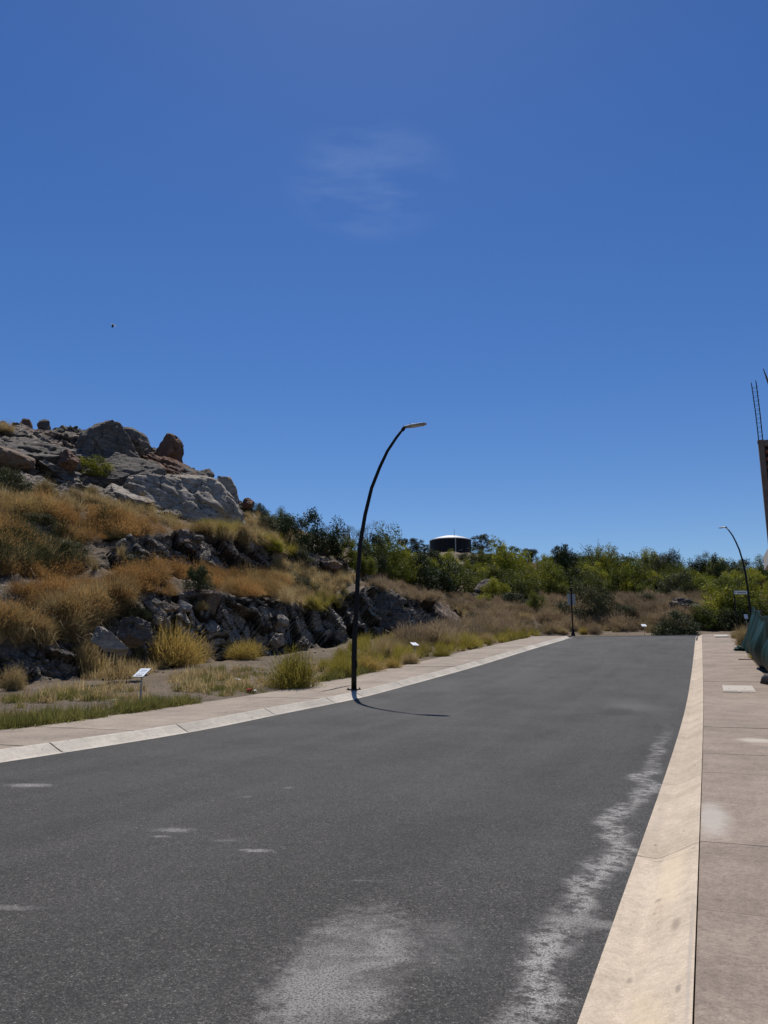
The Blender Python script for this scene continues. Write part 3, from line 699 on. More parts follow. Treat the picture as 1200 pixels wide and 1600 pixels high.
PROTO = {k: [tuft(100+7*i+hash_, k) for i in range(5)] for hash_, k in enumerate(('fountain', 'fluffy', 'low', 'brush', 'lump'))}
def scatter_mesh(name, spots, kind, mat, seed, label, cat_):
    """spots: (x, y, z, size, tone); one joined mass of growth nobody could count"""
    rng = np.random.default_rng(seed); parts = []
    for (x, y, z, sz, tone) in spots:
        v, f, t_ = PROTO[kind][rng.integers(0, 5)]; a = rng.uniform(0, 2*np.pi); ca, sa = math.cos(a), math.sin(a)
        q = v*sz; hz = rng.uniform(0.8, 1.2)
        q = np.stack([q[:, 0]*ca-q[:, 1]*sa+x, q[:, 0]*sa+q[:, 1]*ca+y, q[:, 2]*hz+z], 1)
        parts.append((q, f, np.clip(t_*0.4+tone*0.6, 0, 1)))
    v, f, t_ = cat(parts)
    pz = np.array([sp[:3] for sp in spots]); wm = np.clip(0.55+0.9*fbm(pz*np.array([.16, .16, .3]), 3, 61)+rng.normal(0, 0.22, len(spots))+(pz[:, 2]-6.5)*0.04, 0, 0.85); wm = np.repeat(wm, [len(q[0]) for q in parts])
    o = link(name, np_mesh(name, v, f, 3, attrs=dict(tint=t_, warm=wm)), mat)
    return tag(o, label, cat_, None, 'stuff')

def leafy(seed, W, Hh, n, leaf, clumps, z0=0.12, shape='dome', aspect=0.6):
    """crown made of leaf sprays gathered in clumps; gaps stay between clumps"""
    rng = np.random.default_rng(seed)
    cc = rng.normal(0, 1, (clumps, 3)); cc /= np.linalg.norm(cc, axis=1, keepdims=True)
    if shape == 'dome': cc[:, 2] = np.abs(cc[:, 2])*1.0
    cc *= rng.uniform(0.35, 0.95, (clumps, 1))**0.7
    csz = rng.uniform(0.16, 0.34, clumps); k = rng.choice(clumps, n, p=csz**2/np.sum(csz**2))
    off = rng.normal(0, 1, (n, 3)); off /= np.linalg.norm(off, axis=1, keepdims=True); off *= (rng.uniform(0, 1, (n, 1))**0.5)*csz[k][:, None]
    c = cc[k]+off*np.array([1, 1, 0.8])
    if shape == 'dome': c = c*np.array([W/2, W/2, Hh*(1-z0)]); c[:, 2] = np.abs(c[:, 2])+Hh*z0*rng.uniform(0.2, 1, n)
    else: c = c*np.array([W/2, W/2, Hh*0.46]); c[:, 2] += Hh*0.52
    u = rng.normal(0, 1, (n, 3)); u /= np.linalg.norm(u, axis=1, keepdims=True)
    w = np.cross(u, rng.normal(0, 1, (n, 3))); w /= np.linalg.norm(w, axis=1, keepdims=True)
    L = leaf*rng.uniform(0.5, 1.5, n)[:, None]
    v = np.stack([c-u*L, c+w*L*aspect*0.5, c+u*L, c-w*L*aspect*0.5], 1).reshape(-1, 3)
    f = np.arange(n*4).reshape(-1, 4)
    tint = np.repeat(np.clip(rng.uniform(0, 1, clumps)[k]*0.65+rng.uniform(0, .35, n), 0, 1), 4)
    tips = cc*(np.array([W/2, W/2, Hh*(1-z0)]) if shape == 'dome' else np.array([W/2, W/2, Hh*0.46]))
    if shape != 'dome': tips[:, 2] += Hh*0.52
    return v, f, tint, tips
def stems_bm(tips, r, Hh, seed, trunk=0.0):
    rnd = random.Random(seed); bm = bmesh.new()
    top = Vector((0, 0, Hh*trunk))
    if trunk > 0: add_tube(bm, [(0, 0, -0.3), (rnd.uniform(-.05, .05)*Hh, 0, Hh*trunk*0.5), top], [r*1.3, r, r*0.8], 6)
    for tp in tips:
        tp = Vector(tp); mid = top.lerp(tp, 0.5)+Vector((rnd.uniform(-.05, .05), rnd.uniform(-.05, .05), 0.06))*Hh
        st = top if trunk > 0 else Vector((rnd.uniform(-.05, .05)*Hh, rnd.uniform(-.05, .05)*Hh, -0.2))
        add_tube(bm, [st, mid, tp], [r*0.7, r*0.4, r*0.12], 4, False)
    return bm
def make_plant(name, seed, W, Hh, n, leaf, clumps, mat, shape='dome', trunk=0.0, r=0.05, part='foliage', stem='stem', aspect=0.6):
    v, f, t_, tips = leafy(seed, W, Hh, n, leaf, clumps, 0.1, shape, aspect)
    root = empty(name)
    link(part, np_mesh(part, v, f, 4, attrs=dict(tint=t_)), mat, root)
    bm_obj(stem, stems_bm(tips[:22], r, Hh, seed, trunk), M['bark'], root)
    return root
used = set()
def place(proto, loc, sc, rz, label=None, cat_=None, group=None, tilt=0.0):
    if proto.name in used: o = copy_tree(proto)
    else: o = proto; used.add(proto.name)
    o.location = loc; o.rotation_euler = (tilt, 0, rz)
    o.scale = sc if isinstance(sc, tuple) else (sc, sc, sc)
    for k in ('label', 'group'):
        if k in o.keys(): del o[k]
    return tag(o, label, cat_, group)

rnd = random.Random(5)
S_K = dict(leaf_yel='yellow green', leaf_grn='mid green', leaf_dark='dark green', leaf_olive='grey olive')
SH = {}
for i, mname in enumerate(('leaf_yel', 'leaf_grn', 'leaf_dark', 'leaf_olive')):
    SH[mname] = [make_plant('shrub', 300+i*10+j, 4.6, 3.6, 8500, 0.095, 40+8*j, M[mname], 'dome', 0.0, 0.06) for j in range(2)]
TR = [make_plant('tree', 400+j, 4.6, 4.8, 7500, 0.10, 36, M['leaf_dark'], 'ball', 0.2, 0.13, 'crown', 'trunk') for j in range(3)]
SKT = [make_plant('tree', 430+j, 4.2, 5.0, 3600, 0.085, 24, M['leaf_olive'], 'ball', 0.2, 0.1, 'crown', 'trunk', 0.35) for j in range(2)]

def plant_at(px, py, wpx, proto, W0, label, cat_, group, hs=1.0, smin=0.0, smax=8.0, sink=0.15):
    g = ground_at(px, py, smin, smax)
    if g is None:
        g = ground_at(px, py+12, smin, smax)
        if g is None: return None
    p, s = g; zc = float((p-EYEP)@fw); w = wpx*zc/F_PX; k = w/W0
    return place(proto, (float(p[0]), float(p[1]), float(p[2])-sink*k), (k*rnd.uniform(.9, 1.1), k*rnd.uniform(.9, 1.1), k*hs), rnd.uniform(0, 6.28), label, cat_, group)

# ---- single shrubs one can point at on the green hill (centre px, foot py, width px, kind, height factor, label)
HILL = [
 (452, 855, 66, 'leaf_dark', 1.15, 'dark green bush on the shoulder just right of the rock outcrop'),
 (500, 868, 86, 'leaf_dark', 1.2, 'wide dark bush left of the near street lamp, below the skyline'),
 (470, 880, 50, 'leaf_olive', 0.8, 'grey olive bush at the top of the upper rock cut'),
 (528, 872, 62, 'leaf_yel', 0.95, 'yellow green bush directly left of the near lamp pole'),
 (400, 806, 40, 'leaf_dark', 0.8, 'small dark bush on the skyline right of the pale upright boulder'),
 (432, 812, 44, 'leaf_grn', 1.0, 'mid green bush on the skyline of the rocky shoulder'),
 (598, 905, 92, 'leaf_grn', 1.25, 'broad mid green bush right of the near lamp pole'),
 (622, 912, 66, 'leaf_yel', 1.4, 'bright yellow green bush right of the near lamp pole'),
 (575, 890, 62, 'leaf_dark', 1.3, 'dark bush showing behind the near lamp pole'),
 (672, 925, 92, 'leaf_dark', 1.0, 'low spreading dark green bush below the left end of the tank'),
 (710, 925, 80, 'leaf_grn', 0.8, 'mid green bush straight below the black tank'),
 (735, 900, 44, 'leaf_dark', 0.8, 'dark bush between the tank and the lone grey rock'),
 (788, 918, 86, 'leaf_yel', 1.2, 'large rounded yellow green bush right of the lone grey rock'),
 (812, 935, 70, 'leaf_grn', 0.9, 'mid green bush at the foot of the large yellow green one'),
 (772, 940, 64, 'leaf_yel', 0.8, 'low yellow green bush in front of the lone grey rock'),
 (848, 930, 76, 'leaf_yel', 1.0, 'yellow green bush left of the dark bush above the grey sign plate'),
 (882, 912, 58, 'leaf_dark', 1.45, 'tall dark green bush rising above the grey sign plate'),
 (905, 925, 64, 'leaf_dark', 0.9, 'dark bush right beside the grey sign plate'),
 (838, 958, 40, 'leaf_grn', 1.15, 'small upright green bush on the brown bank left of the sign plate'),
 (928, 968, 76, 'leaf_olive', 1.1, 'large grey green bush on the brown bank right of the sign plate'),
 (925, 895, 60, 'leaf_grn', 0.9, 'mid green bush below the spiky ocotillo'),
 (952, 912, 66, 'leaf_yel', 1.25, 'bright yellow green bush right of the ocotillo'),
 (985, 925, 70, 'leaf_grn', 1.15, 'mid green bush above the grey boulder heap'),
 (1014, 905, 60, 'leaf_yel', 1.1, 'yellow green bush on the skyline above the grey boulder heap'),
 (1040, 908, 58, 'leaf_olive', 1.2, 'grey olive bush on the skyline left of the far lamp'),
 (1020, 928, 52, 'leaf_yel', 0.8, 'small yellow green bush low on the slope above the boulder heap'),
 (1065, 920, 60, 'leaf_grn', 0.95, 'mid green bush right of the grey boulder heap'),
 (1092, 918, 58, 'leaf_dark', 1.1, 'dark bush on the skyline left of the street name plate'),
 (1128, 915, 64, 'leaf_dark', 1.1, 'dark bush behind the street name plate'),
 (1125, 968, 96, 'leaf_yel', 0.8, 'wide yellow green bush overhanging the bank beyond the right kerb'),
 (1160, 972, 90, 'leaf_grn', 0.9, 'mid green bush behind the post of the street name plate'),
 (1192, 965, 80, 'leaf_yel', 1.1, 'yellow green bush right of the far lamp pole'),
 (1100, 978, 60, 'leaf_dark', 0.7, 'low dark bush on the bank at the end of the right kerb'),
 (1150, 982, 70, 'leaf_dark', 0.65, 'low dark bush at the end of the right sidewalk'),
]
for (px, py, w, k, hs, lab) in HILL:
    plant_at(px, py, w, SH[k][rnd.randrange(2)], 4.6, lab, 'bush', 'bushes covering the far hill', hs)
for (px, py, w, k, hs, lab) in [
 (980, 968, 46, 'leaf_olive', 0.8, 'low grey green bush between the far lot sign and the large bank bush'),
 (875, 962, 44, 'leaf_olive', 0.7, 'low olive bush left of the grey sign plate post'),
 (745, 975, 40, 'leaf_olive', 0.7, 'low olive bush right of the rounded tan rock'),
 (1010, 945, 40, 'leaf_olive', 0.8, 'small olive bush high on the bank left of the grey mound'),
 (800, 948, 50, 'leaf_dark', 0.6, 'low dark bush at the foot of the green thicket left of the small upright bush'),
 (712, 1000, 36, 'leaf_olive', 0.7, 'small olive bush above the climbing verge'),
 (1060, 992, 74, 'leaf_dark', 0.75, 'dark bush at the foot of the bank right of the far lot sign'),
 (1096, 984, 60, 'leaf_grn', 0.9, 'green bush right behind the end of the right kerb')]:
    plant_at(px, py, w, SH[k][rnd.randrange(2)], 4.6, lab, 'bush', 'bushes on the brown bank', hs)
ZONES = [(430, 560, 'left of the near street lamp'), (560, 660, 'between the near street lamp and the tank'), (660, 770, 'below the black tank'),
         (770, 890, 'between the tank and the grey sign plate'), (890, 1010, 'right of the grey sign plate'), (1010, 1110, 'above the end of the right kerb'), (1110, 1260, 'behind the far street lamp')]
def zone(px): return [z for a, b, z in ZONES if a <= px < b][0]
LAND = [(552, 880, 'the near lamp pole'), (705, 860, 'the tank'), (759, 918, 'the lone grey rock'), (788, 890, 'the largest yellow green bush'), (882, 885, 'the tall dark bush'),
        (895, 935, 'the grey sign plate'), (932, 880, 'the ocotillo'), (952, 890, 'the brightest bush on the hill'), (1062, 955, 'the boulder heap'), (1161, 920, 'the street name plate'), (1176, 880, 'the far lamp pole')]
names = set()
def where(px, py, w, colour, what):
    """a phrase that finds one plant from the nearest landmark"""
    ds = sorted((math.hypot(px-x, (py-y)*1.6), x, y, n) for x, y, n in LAND)
    size = 'small' if w < 37 else ('large' if w > 48 else 'middling')
    for d, x, y, n in ds[:3]:
        side = 'right of' if px > x else 'left of'
        far = 'just' if d < 25 else ('a little' if d < 50 else 'some way')
        lvl = ' and higher' if py < y-14 else (' and lower' if py > y+14 else '')
        lab = f'{size} {colour} {what}{lvl}, {far} {side} {n}'.replace(' and', ', standing', 1) if lvl else f'{size} {colour} {what} {far} {side} {n}'
        if lab not in names: names.add(lab); return lab
    return None
for i in range(150):
    px = rnd.uniform(560, 1255); top = np.interp(px, [560, 640, 770, 860, 1000, 1200], [885, 885, 885, 893, 903, 905]); bot = np.interp(px, [560, 640, 700, 860, 1000, 1200], [900, 918, 930, 932, 930, 940])
    py = rnd.uniform(top, bot)
    k = rnd.choices(['leaf_yel', 'leaf_grn', 'leaf_dark', 'leaf_olive'], [5, 3, 2, 1])[0]; w = rnd.uniform(28, 58)
    if 790 < px < 880 and py < 912 and rnd.random() < 0.7: continue
    lab = where(px, py, w, S_K[k], 'bush')
    if lab: plant_at(px, py, w, SH[k][rnd.randrange(2)], 4.6, lab, 'bush', 'bushes of the hill thicket', rnd.uniform(0.7, 1.05))
for (px, py, w, k, lab) in ((662, 876, 30, 'leaf_olive', 'grey olive bush under the left end of the tank'), (690, 878, 26, 'leaf_grn', 'green bush just below the tank wall'), (728, 876, 34, 'leaf_olive', 'grey olive bush under the right end of the tank'), (752, 882, 36, 'leaf_dark', 'dark bush low to the right of the tank'), (640, 884, 34, 'leaf_grn', 'green bush left of and below the tank'), (672, 890, 36, 'leaf_yel', 'yellow green bush below the left end of the tank'), (706, 892, 34, 'leaf_grn', 'green bush two bush heights below the tank')):
    plant_at(px, py, w, SH[k][0], 4.6, lab, 'bush', 'bushes below the tank', 0.55)
# ---- trees on the skyline
for (px, py, w, pr, hs, lab) in [
 (548, 868, 34, SKT[0], 1.35, 'thin grey green tree on the skyline just left of the near lamp pole'),
 (574, 872, 44, SKT[1], 1.35, 'airy olive tree on the skyline right of the near lamp pole'),
 (598, 872, 34, TR[0], 1.1, 'darker tree on the skyline, second right of the near lamp pole'),
 (640, 872, 40, TR[1], 0.9, 'round dark tree on the skyline left of the tank'),
 (662, 866, 22, TR[2], 0.7, 'small dark tree tucked against the left side of the tank'),
 (753, 866, 38, TR[2], 0.8, 'round dark tree touching the right side of the tank'),
 (791, 866, 38, TR[0], 0.75, 'squat round tree, second right of the tank on the skyline'),
 (828, 874, 32, TR[1], 1.05, 'dark tree, third right of the tank on the skyline'),
 (856, 880, 22, TR[2], 0.95, 'small dark tree left of the tall dark bush on the skyline'),
 (878, 886, 30, TR[0], 1.2, 'dark tree top behind the tall dark bush on the skyline'),
 (908, 892, 28, TR[1], 0.9, 'small dark tree just left of the ocotillo'),
 (962, 900, 32, SKT[0], 1.2, 'olive tree on the skyline right of the ocotillo'),
 (982, 900, 30, TR[2], 1.0, 'dark tree on the skyline above the bright yellow green bush'),
 (1055, 905, 34, SKT[1], 1.2, 'airy grey tree on the skyline above the boulder heap'),
 (1105, 912, 38, SKT[0], 1.3, 'wispy olive tree on the skyline left of the far lamp'),
 (1140, 910, 36, TR[0], 1.0, 'dark tree on the skyline just left of the far lamp pole'),
]:
    plant_at(px, py, w, pr, 4.4, lab, 'tree', 'trees standing along the skyline', hs)
# ocotillo
oc = empty('ocotillo_plant'); g = ground_at(932, 905); p = g[0] if g else atD(932, 905, 165)
for i in range(10):
    bm = bmesh.new(); a = rnd.uniform(0, 6.28); ln = rnd.uniform(4, 6.5); le = rnd.uniform(0.1, 0.6)
    pts = [(math.cos(a)*math.sin(le*u)*ln*u, math.sin(a)*math.sin(le*u)*ln*u, ln*u*math.cos(le*u*0.8)) for u in (0, .35, .7, 1)]
    add_tube(bm, pts, [.055, .05, .035, .02], 5); bm_obj('stalk', bm, M['leaf_olive'], oc)
oc.location = tuple(float(c) for c in p); tag(oc, 'spiky ocotillo with thin upright stalks on the skyline', 'desert plant')

# ---- shrubs on the rocky left slope
LEFT = [
 (308, 925, 52, 'leaf_dark', 1.15, 'dark green bush standing in the dry grass at the top of the lower rock cut'),
 (142, 750, 66, 'leaf_yel', 0.8, 'yellow green bush lying against the big dark slab'),
 (175, 760, 40, 'leaf_grn', 0.8, 'green bush at the right foot of the big dark slab'),
 (216, 792, 18, 'leaf_grn', 0.8, 'tiny bright green bush on the white slab'),
 (15, 772, 70, 'leaf_olive', 0.9, 'olive bush under the tan boulder at the left edge'),
 (170, 812, 60, 'leaf_olive', 0.6, 'low grey green bush below the white slab'),
 (450, 902, 40, 'leaf_olive', 0.8, 'grey green bush on the terrace between the rock cuts'),
 (470, 925, 60, 'leaf_olive', 0.6, 'low grey green bush above the gap in the lower rock cut'),
 (385, 900, 40, 'leaf_dark', 0.6, 'small dark bush at the foot of the upper rock cut'),
 (428, 862, 30, 'leaf_yel', 0.9, 'yellow green bush in the rubble above the upper rock cut'),
 (60, 820, 60, 'leaf_olive', 0.5, 'low olive patch of bush in the orange grass under the boulders'),
 (100, 865, 80, 'leaf_olive', 0.5, 'wide low olive bush in the dark gap between the two grass terraces'),
 (385, 800, 26, 'leaf_dark', 0.9, 'small dark bush right beside the pale upright boulder'),
 (412, 826, 50, 'leaf_olive', 0.6, 'olive bush on the brown shoulder below the skyline'),
 (230, 748, 24, 'leaf_olive', 0.9, 'thin grey bush in the crack beside the big dark slab'),
]
for (px, py, w, k, hs, lab) in LEFT:
    plant_at(px, py, w, SH[k][rnd.randrange(2)], 4.6, lab, 'bush', 'bushes on the rocky slope', hs)

# ---- individual grass clumps
def proto_clump(name, kind_parts, mat, seed):
    out = []
    for j in range(3):
        rng = np.random.default_rng(seed+j); v, f, t_ = cat(kind_parts(rng))
        out.append(link(name, np_mesh(name, v, f, 3, attrs=dict(tint=t_)), mat))
    return out
big = lambda rng: [blades(rng, 420, 0.82, 0.6, 0.013, 0.7, 0.38), twigs(rng, 4200, 0.95, 1.5, 0.10, 0.014, 34)]
CL = dict(yel=proto_clump('grass_clump', big, M['grass_yel'], 900), tan=proto_clump('grass_clump', big, M['grass_tan'], 910), dry=proto_clump('grass_clump', big, M['grass_dry'], 920),
          brush=proto_clump('brush_clump', lambda rng: [blades(rng, 120, 0.9, 0.9, 0.02, 0.2, 0.2, upright=0.9), twigs(rng, 2200, 0.95, 1.6, 0.15, 0.02, 30)], M['brush'], 930))
CLUMPS = [
 (460, 1079, 100, 'yel', 1.15, 'big yellow green grass clump at the sidewalk edge left of the near lamp pole'),
 (270, 1040, 100, 'yel', 1.2, 'widest olive yellow bush of grass at the foot of the lower rock cut'),
 (308, 1030, 60, 'tan', 1.0, 'pale grass clump leaning on the right of the widest one'),
 (382, 1029, 76, 'yel', 0.75, 'low golden green clump right of the widest grass bush'),
 (20, 1078, 52, 'tan', 1.3, 'golden grass clump at the left edge of the photo'),
 (132, 1045, 62, 'tan', 1.45, 'tall straw coloured clump left of the tilted pale slab'),
 (150, 1056, 46, 'yel', 1.1, 'greenish grass clump below the tilted pale slab'),
 (532, 1058, 54, 'yel', 1.0, 'yellow green clump touching the left of the near lamp pole'),
 (574, 1050, 54, 'yel', 0.95, 'yellow green clump just right of the near lamp pole'),
 (614, 1048, 36, 'yel', 0.9, 'small yellow green clump at the sidewalk edge, second right of the lamp pole'),
 (640, 1042, 40, 'tan', 0.9, 'tan clump beside the middle lot sign'),
 (590, 1046, 30, 'tan', 0.8, 'short straw clump between the two green ones right of the lamp'),
 (690, 1026, 40, 'yel', 0.7, 'low green yellow clump right of the middle lot sign'),
 (730, 1012, 44, 'yel', 0.7, 'yellow clump along the sidewalk where it climbs'),
 (760, 1005, 36, 'tan', 0.8, 'straw clump on the climbing verge'),
 (790, 998, 34, 'yel', 0.6, 'yellow clump close to the end of the left sidewalk'),
 (912, 990, 18, 'yel', 1.0, 'small yellow clump right of the foot of the grey sign plate'),
 (928, 990, 26, 'brush', 1.2, 'round pinkish grey brush ball beyond the end of the road'),
 (820, 972, 36, 'tan', 0.9, 'straw clump among rubble beyond the left sidewalk end'),
 (1052, 985, 60, 'brush', 0.9, 'heap of grey twiggy brush against the grey rock mound'),
 (660, 1008, 44, 'brush', 1.0, 'grey brown twiggy clump right of and above the middle lot sign'),
 (700, 990, 50, 'brush', 0.9, 'grey twiggy clump under the rounded tan rock'),
 (960, 985, 40, 'brush', 0.7, 'low grey brush behind the far lot sign'),
 (312, 952, 34, 'dry', 0.8, 'orange grass clump hanging over the lower rock cut'),
 (1164, 1012, 36, 'tan', 1.6, 'tall orange tan grass beyond the foot of the green mesh'),
 (1182, 1048, 26, 'yel', 0.7, 'small green tuft at the edge of the right sidewalk under the mesh'),
 (1150, 990, 22, 'tan', 1.1, 'pale dry grass at the end of the right sidewalk'),
 (880, 990, 26, 'tan', 0.6, 'low tan clump left of the foot of the grey sign plate'),
 (68, 778, 44, 'dry', 1.2, 'bright orange grass clump below the layered grey rock'),
 (200, 805, 30, 'dry', 0.8, 'orange clump on the rubble left of the white slab'),
 (140, 775, 30, 'dry', 1.0, 'golden clump at the foot of the yellow green bush by the slab'),
 (10, 680, 34, 'tan', 0.9, 'golden clump on the skyline at the left edge'),
]
for (px, py, w, k, hs, lab) in CLUMPS:
    sidx = rnd.randrange(3)
    if px > 1140:      # right verge, beside the sidewalk
        p = atX(px, py, 2.15) if py > 1000 else atX(px, py, 2.0)
        zc = float((p-EYEP)@fw); kk_ = w*zc/F_PX/1.6
        zz = float(zroad(XR, p[1]))+0.06
        place(CL[k][sidx], (float(p[0]), float(p[1]), zz), (kk_, kk_, kk_*hs), rnd.uniform(0, 6.28), lab, 'grass clump', 'single grass clumps')
    else:
        plant_at(px, py, w, CL[k][sidx], 1.6, lab, 'grass clump', 'single grass clumps', hs*1.0, 0, 8, 0.04)

# ---- masses of dry grass, by area of the slope
def inside(poly, x, y):
    c = False; j = len(poly)-1
    for i in range(len(poly)):
        xi, yi = poly[i]; xj, yj = poly[j]
        if (yi > y) != (yj > y) and x < (xj-xi)*(y-yi)/(yj-yi)+xi: c = not c
        j = i
    return c
def fill(poly, n, size, smin=0, smax=8, seed=0, avoid_rock=True, clump=0.5):
    r_ = random.Random(seed); xs = [p[0] for p in poly]; ys = [p[1] for p in poly]; out = []; tries = 0
    while len(out) < n and tries < n*12:
        tries += 1; x, y = r_.uniform(min(xs), max(xs)), r_.uniform(min(ys), max(ys))
        if not inside(poly, x, y): continue
        g = ground_at(x, y, smin, smax)
        if g is None: continue
        p, s = g; q = np.array([[p[0]*0.5, p[1]*0.5, 0.0]])
        nz = float(fbm(q, 2, 91)[0])
        if nz < clump-1.0+r_.uniform(-.2, .2): continue
        out.append((float(p[0]), float(p[1]), float(p[2])-0.05, r_.uniform(*size)*(1+0.25*nz), min(1, max(0, 0.5+nz*0.7+r_.uniform(-.45, .45)))))
    return out
A1 = [(-60, 792), (60, 790), (150, 806), (240, 814), (330, 830), (300, 836), (230, 834), (190, 842), (150, 856), (90, 862), (-60, 862), (-280, 868), (-280, 790)]
A2 = [(-60, 895), (120, 890), (210, 885), (290, 892), (440, 905), (435, 935), (330, 930), (210, 932), (140, 965), (60, 985), (-60, 985), (-280, 990), (-280, 900)]
A2l = [(-60, 870), (190, 862), (200, 890), (-60, 900)]
def spots_for(*a): return [s for x in a for s in x]
scatter_mesh('dry_grass', spots_for(fill(A1, 290, (0.5, 1.15), 3.9, 5.6, 1, clump=0.6), fill(A2, 430, (0.4, 1.05), 1.3, 3.3, 2, clump=0.75), fill([(320, 890), (440, 905), (440, 935), (330, 928)], 60, (0.5, 0.95), 1.3, 3.3, 3)),
             'lump', M['grass_dry'], 21, 'dense orange brown dry grass covering the two terraces of the rocky slope', 'grass')
scatter_mesh('dry_grass', spots_for(fill(A1, 290, (0.5, 1.3), 3.9, 5.6, 51, clump=0.9), fill(A2, 380, (0.4, 1.2), 1.3, 3.3, 52, clump=0.9), fill([(60, 960), (200, 925), (210, 950), (120, 1000), (60, 1010)], 50, (0.4, 0.9), 1.0, 2.4, 53)),
             'fluffy', M['grass_dry'], 29, 'looser orange stalks standing among the dense dry grass of the terraces', 'grass')
scatter_mesh('olive_scrub', spots_for(fill([(-280, 850), (60, 842), (150, 848), (180, 862), (240, 880), (240, 892), (100, 890), (-280, 898)], 140, (0.7, 1.3), 2.2, 4.6, 44, clump=0.8), fill([(0, 800), (160, 810), (260, 825), (170, 850), (0, 850)], 26, (.6, 1.1), 3.9, 5.6, 45), fill([(150, 985), (210, 950), (250, 1000), (200, 1040)], 10, (.5, .8), 0.9, 2.2, 46)),
             'lump', M['leaf_olive'], 28, 'grey olive scrub in the dark gap between the two grass terraces', 'scrub')
scatter_mesh('dry_grass', spots_for(fill(A2l, 90, (0.6, 1.0), 2.5, 4.5, 4), fill([(60, 960), (200, 925), (210, 950), (120, 1000), (60, 1010)], 110, (0.6, 1.0), 1.0, 2.4, 5),
             fill([(-60, 985), (110, 985), (110, 1000), (-60, 1010)], 60, (0.6, 0.9), 1.0, 2.4, 6), fill([(430, 885), (560, 905), (545, 925), (490, 950), (440, 945), (430, 930)], 210, (0.5, 0.9), 1.6, 3.6, 7),
             fill([(300, 824), (390, 838), (470, 858), (470, 868), (390, 852), (320, 838)], 110, (0.5, 0.9), 3.6, 6, 8), fill([(380, 790), (430, 815), (500, 850), (560, 890), (470, 862), (380, 825)], 170, (0.4, 0.8), 4.5, 7.5, 9),
             fill([(0, 770), (120, 778), (240, 800), (240, 815), (120, 800), (0, 790)], 90, (0.5, 0.9), 4.5, 6.5, 10), fill([(175, 770), (235, 780), (235, 800), (180, 800)], 30, (.4, .7), 4.5, 7, 11)),
             'fountain', M['grass_tan'], 22, 'pale tan grass tufts growing between the rocks of the left slope', 'grass')
scatter_mesh('yellow_grass', spots_for(fill([(395, 842), (470, 862), (460, 872), (400, 856)], 40, (0.6, 0.9), 3.5, 6, 12), fill([(470, 925), (545, 935), (540, 955), (480, 955)], 50, (.5, .8), 1.2, 3.2, 13),
             fill([(560, 1008), (700, 985), (850, 985), (850, 993), (700, 1020), (610, 1040), (520, 1060), (500, 1050)], 330, (0.35, 0.75), 0.0, 1.6, 14), fill([(310, 820), (370, 832), (366, 842), (312, 832)], 45, (.6, .9), 3.8, 6, 19),
             fill([(660, 1010), (800, 990), (845, 988), (830, 996), (700, 1022)], 120, (0.4, 0.6), 0.0, 1.2, 15)),
             'fountain', M['grass_yel'], 23, 'yellow green grass along the climbing verge and on ledges of the rock', 'grass')
scatter_mesh('brown_brush', spots_for(fill([(610, 1004), (725, 978), (780, 940), (860, 938), (1000, 932), (1090, 930), (1090, 985), (900, 986), (840, 988), (700, 1010), (640, 1016)], 820, (0.9, 1.7), 0.3, 4.2, 16, clump=0.4),
             fill([(570, 895), (660, 918), (720, 930), (760, 945), (760, 965), (720, 960), (650, 940), (570, 922)], 330, (0.7, 1.2), 1.5, 4.2, 17), fill([(740, 880), (860, 895), (1000, 905), (1200, 910), (1200, 925), (860, 920), (740, 905)], 260, (1.2, 2.2), 3, 8, 18),
             fill([(1090, 935), (1250, 935), (1250, 985), (1100, 985)], 160, (0.9, 1.6), 0.3, 4.2, 20)),
             'brush', M['brush'], 24, 'grey brown dry brush covering the bank beyond the end of the road', 'brush')
scatter_mesh('straw_grass', spots_for(fill([(590, 1010), (728, 980), (840, 965), (1000, 960), (1090, 965), (1090, 988), (840, 990), (700, 1015), (580, 1035)], 420, (0.45, 0.9), 0.1, 2.2, 26, clump=0.7),
             fill([(690, 960), (800, 940), (900, 940), (900, 975), (800, 985), (700, 975)], 160, (0.6, 1.0), 0.3, 3.2, 27, clump=0.7), fill([(800, 880), (870, 890), (850, 905), (800, 900)], 70, (.8, 1.4), 4, 8, 28)),
             'fountain', M['grass_tan'], 25, 'straw coloured grass among the brown brush beyond the verge', 'grass')
scatter_mesh('low_grass', spots_for(fill([(-280, 1190), (0, 1125), (100, 1118), (200, 1105), (330, 1090), (380, 1082), (380, 1094), (300, 1108), (150, 1128), (40, 1140)], 420, (0.4, 1.0), 0, 0.9, 31, clump=1.0),
             fill([(-60, 1100), (100, 1085), (300, 1075), (420, 1075), (420, 1088), (250, 1102), (-60, 1128)], 150, (0.4, 0.9), 0, 0.9, 32, clump=1.15), fill([(500, 1062), (560, 1050), (600, 1045), (560, 1058), (510, 1072)], 110, (0.7, 1.1), 0, 0.8, 33, clump=0.2),
             fill([(280, 1050), (420, 1040), (420, 1062), (290, 1075)], 90, (0.5, 0.8), 0, 1.0, 34, clump=0.9)),
             'low', M['grass_grn'], 26, 'short green grass and weeds along the back edge of the left sidewalk', 'grass')
scatter_mesh('sparse_grass', spots_for(fill([(-60, 1130), (0, 1090), (200, 1065), (480, 1035), (560, 1020), (560, 1050), (400, 1085), (200, 1110), (0, 1135)], 190, (0.5, 1.2), 0, 1.02, 35, clump=1.05),
             fill([(140, 1040), (300, 1030), (200, 1062), (120, 1066)], 60, (1, 1.6), 0, 1.1, 36)),
             'low', M['grass_tan'], 27, 'sparse dry grass on the dusty empty lot', 'grass')
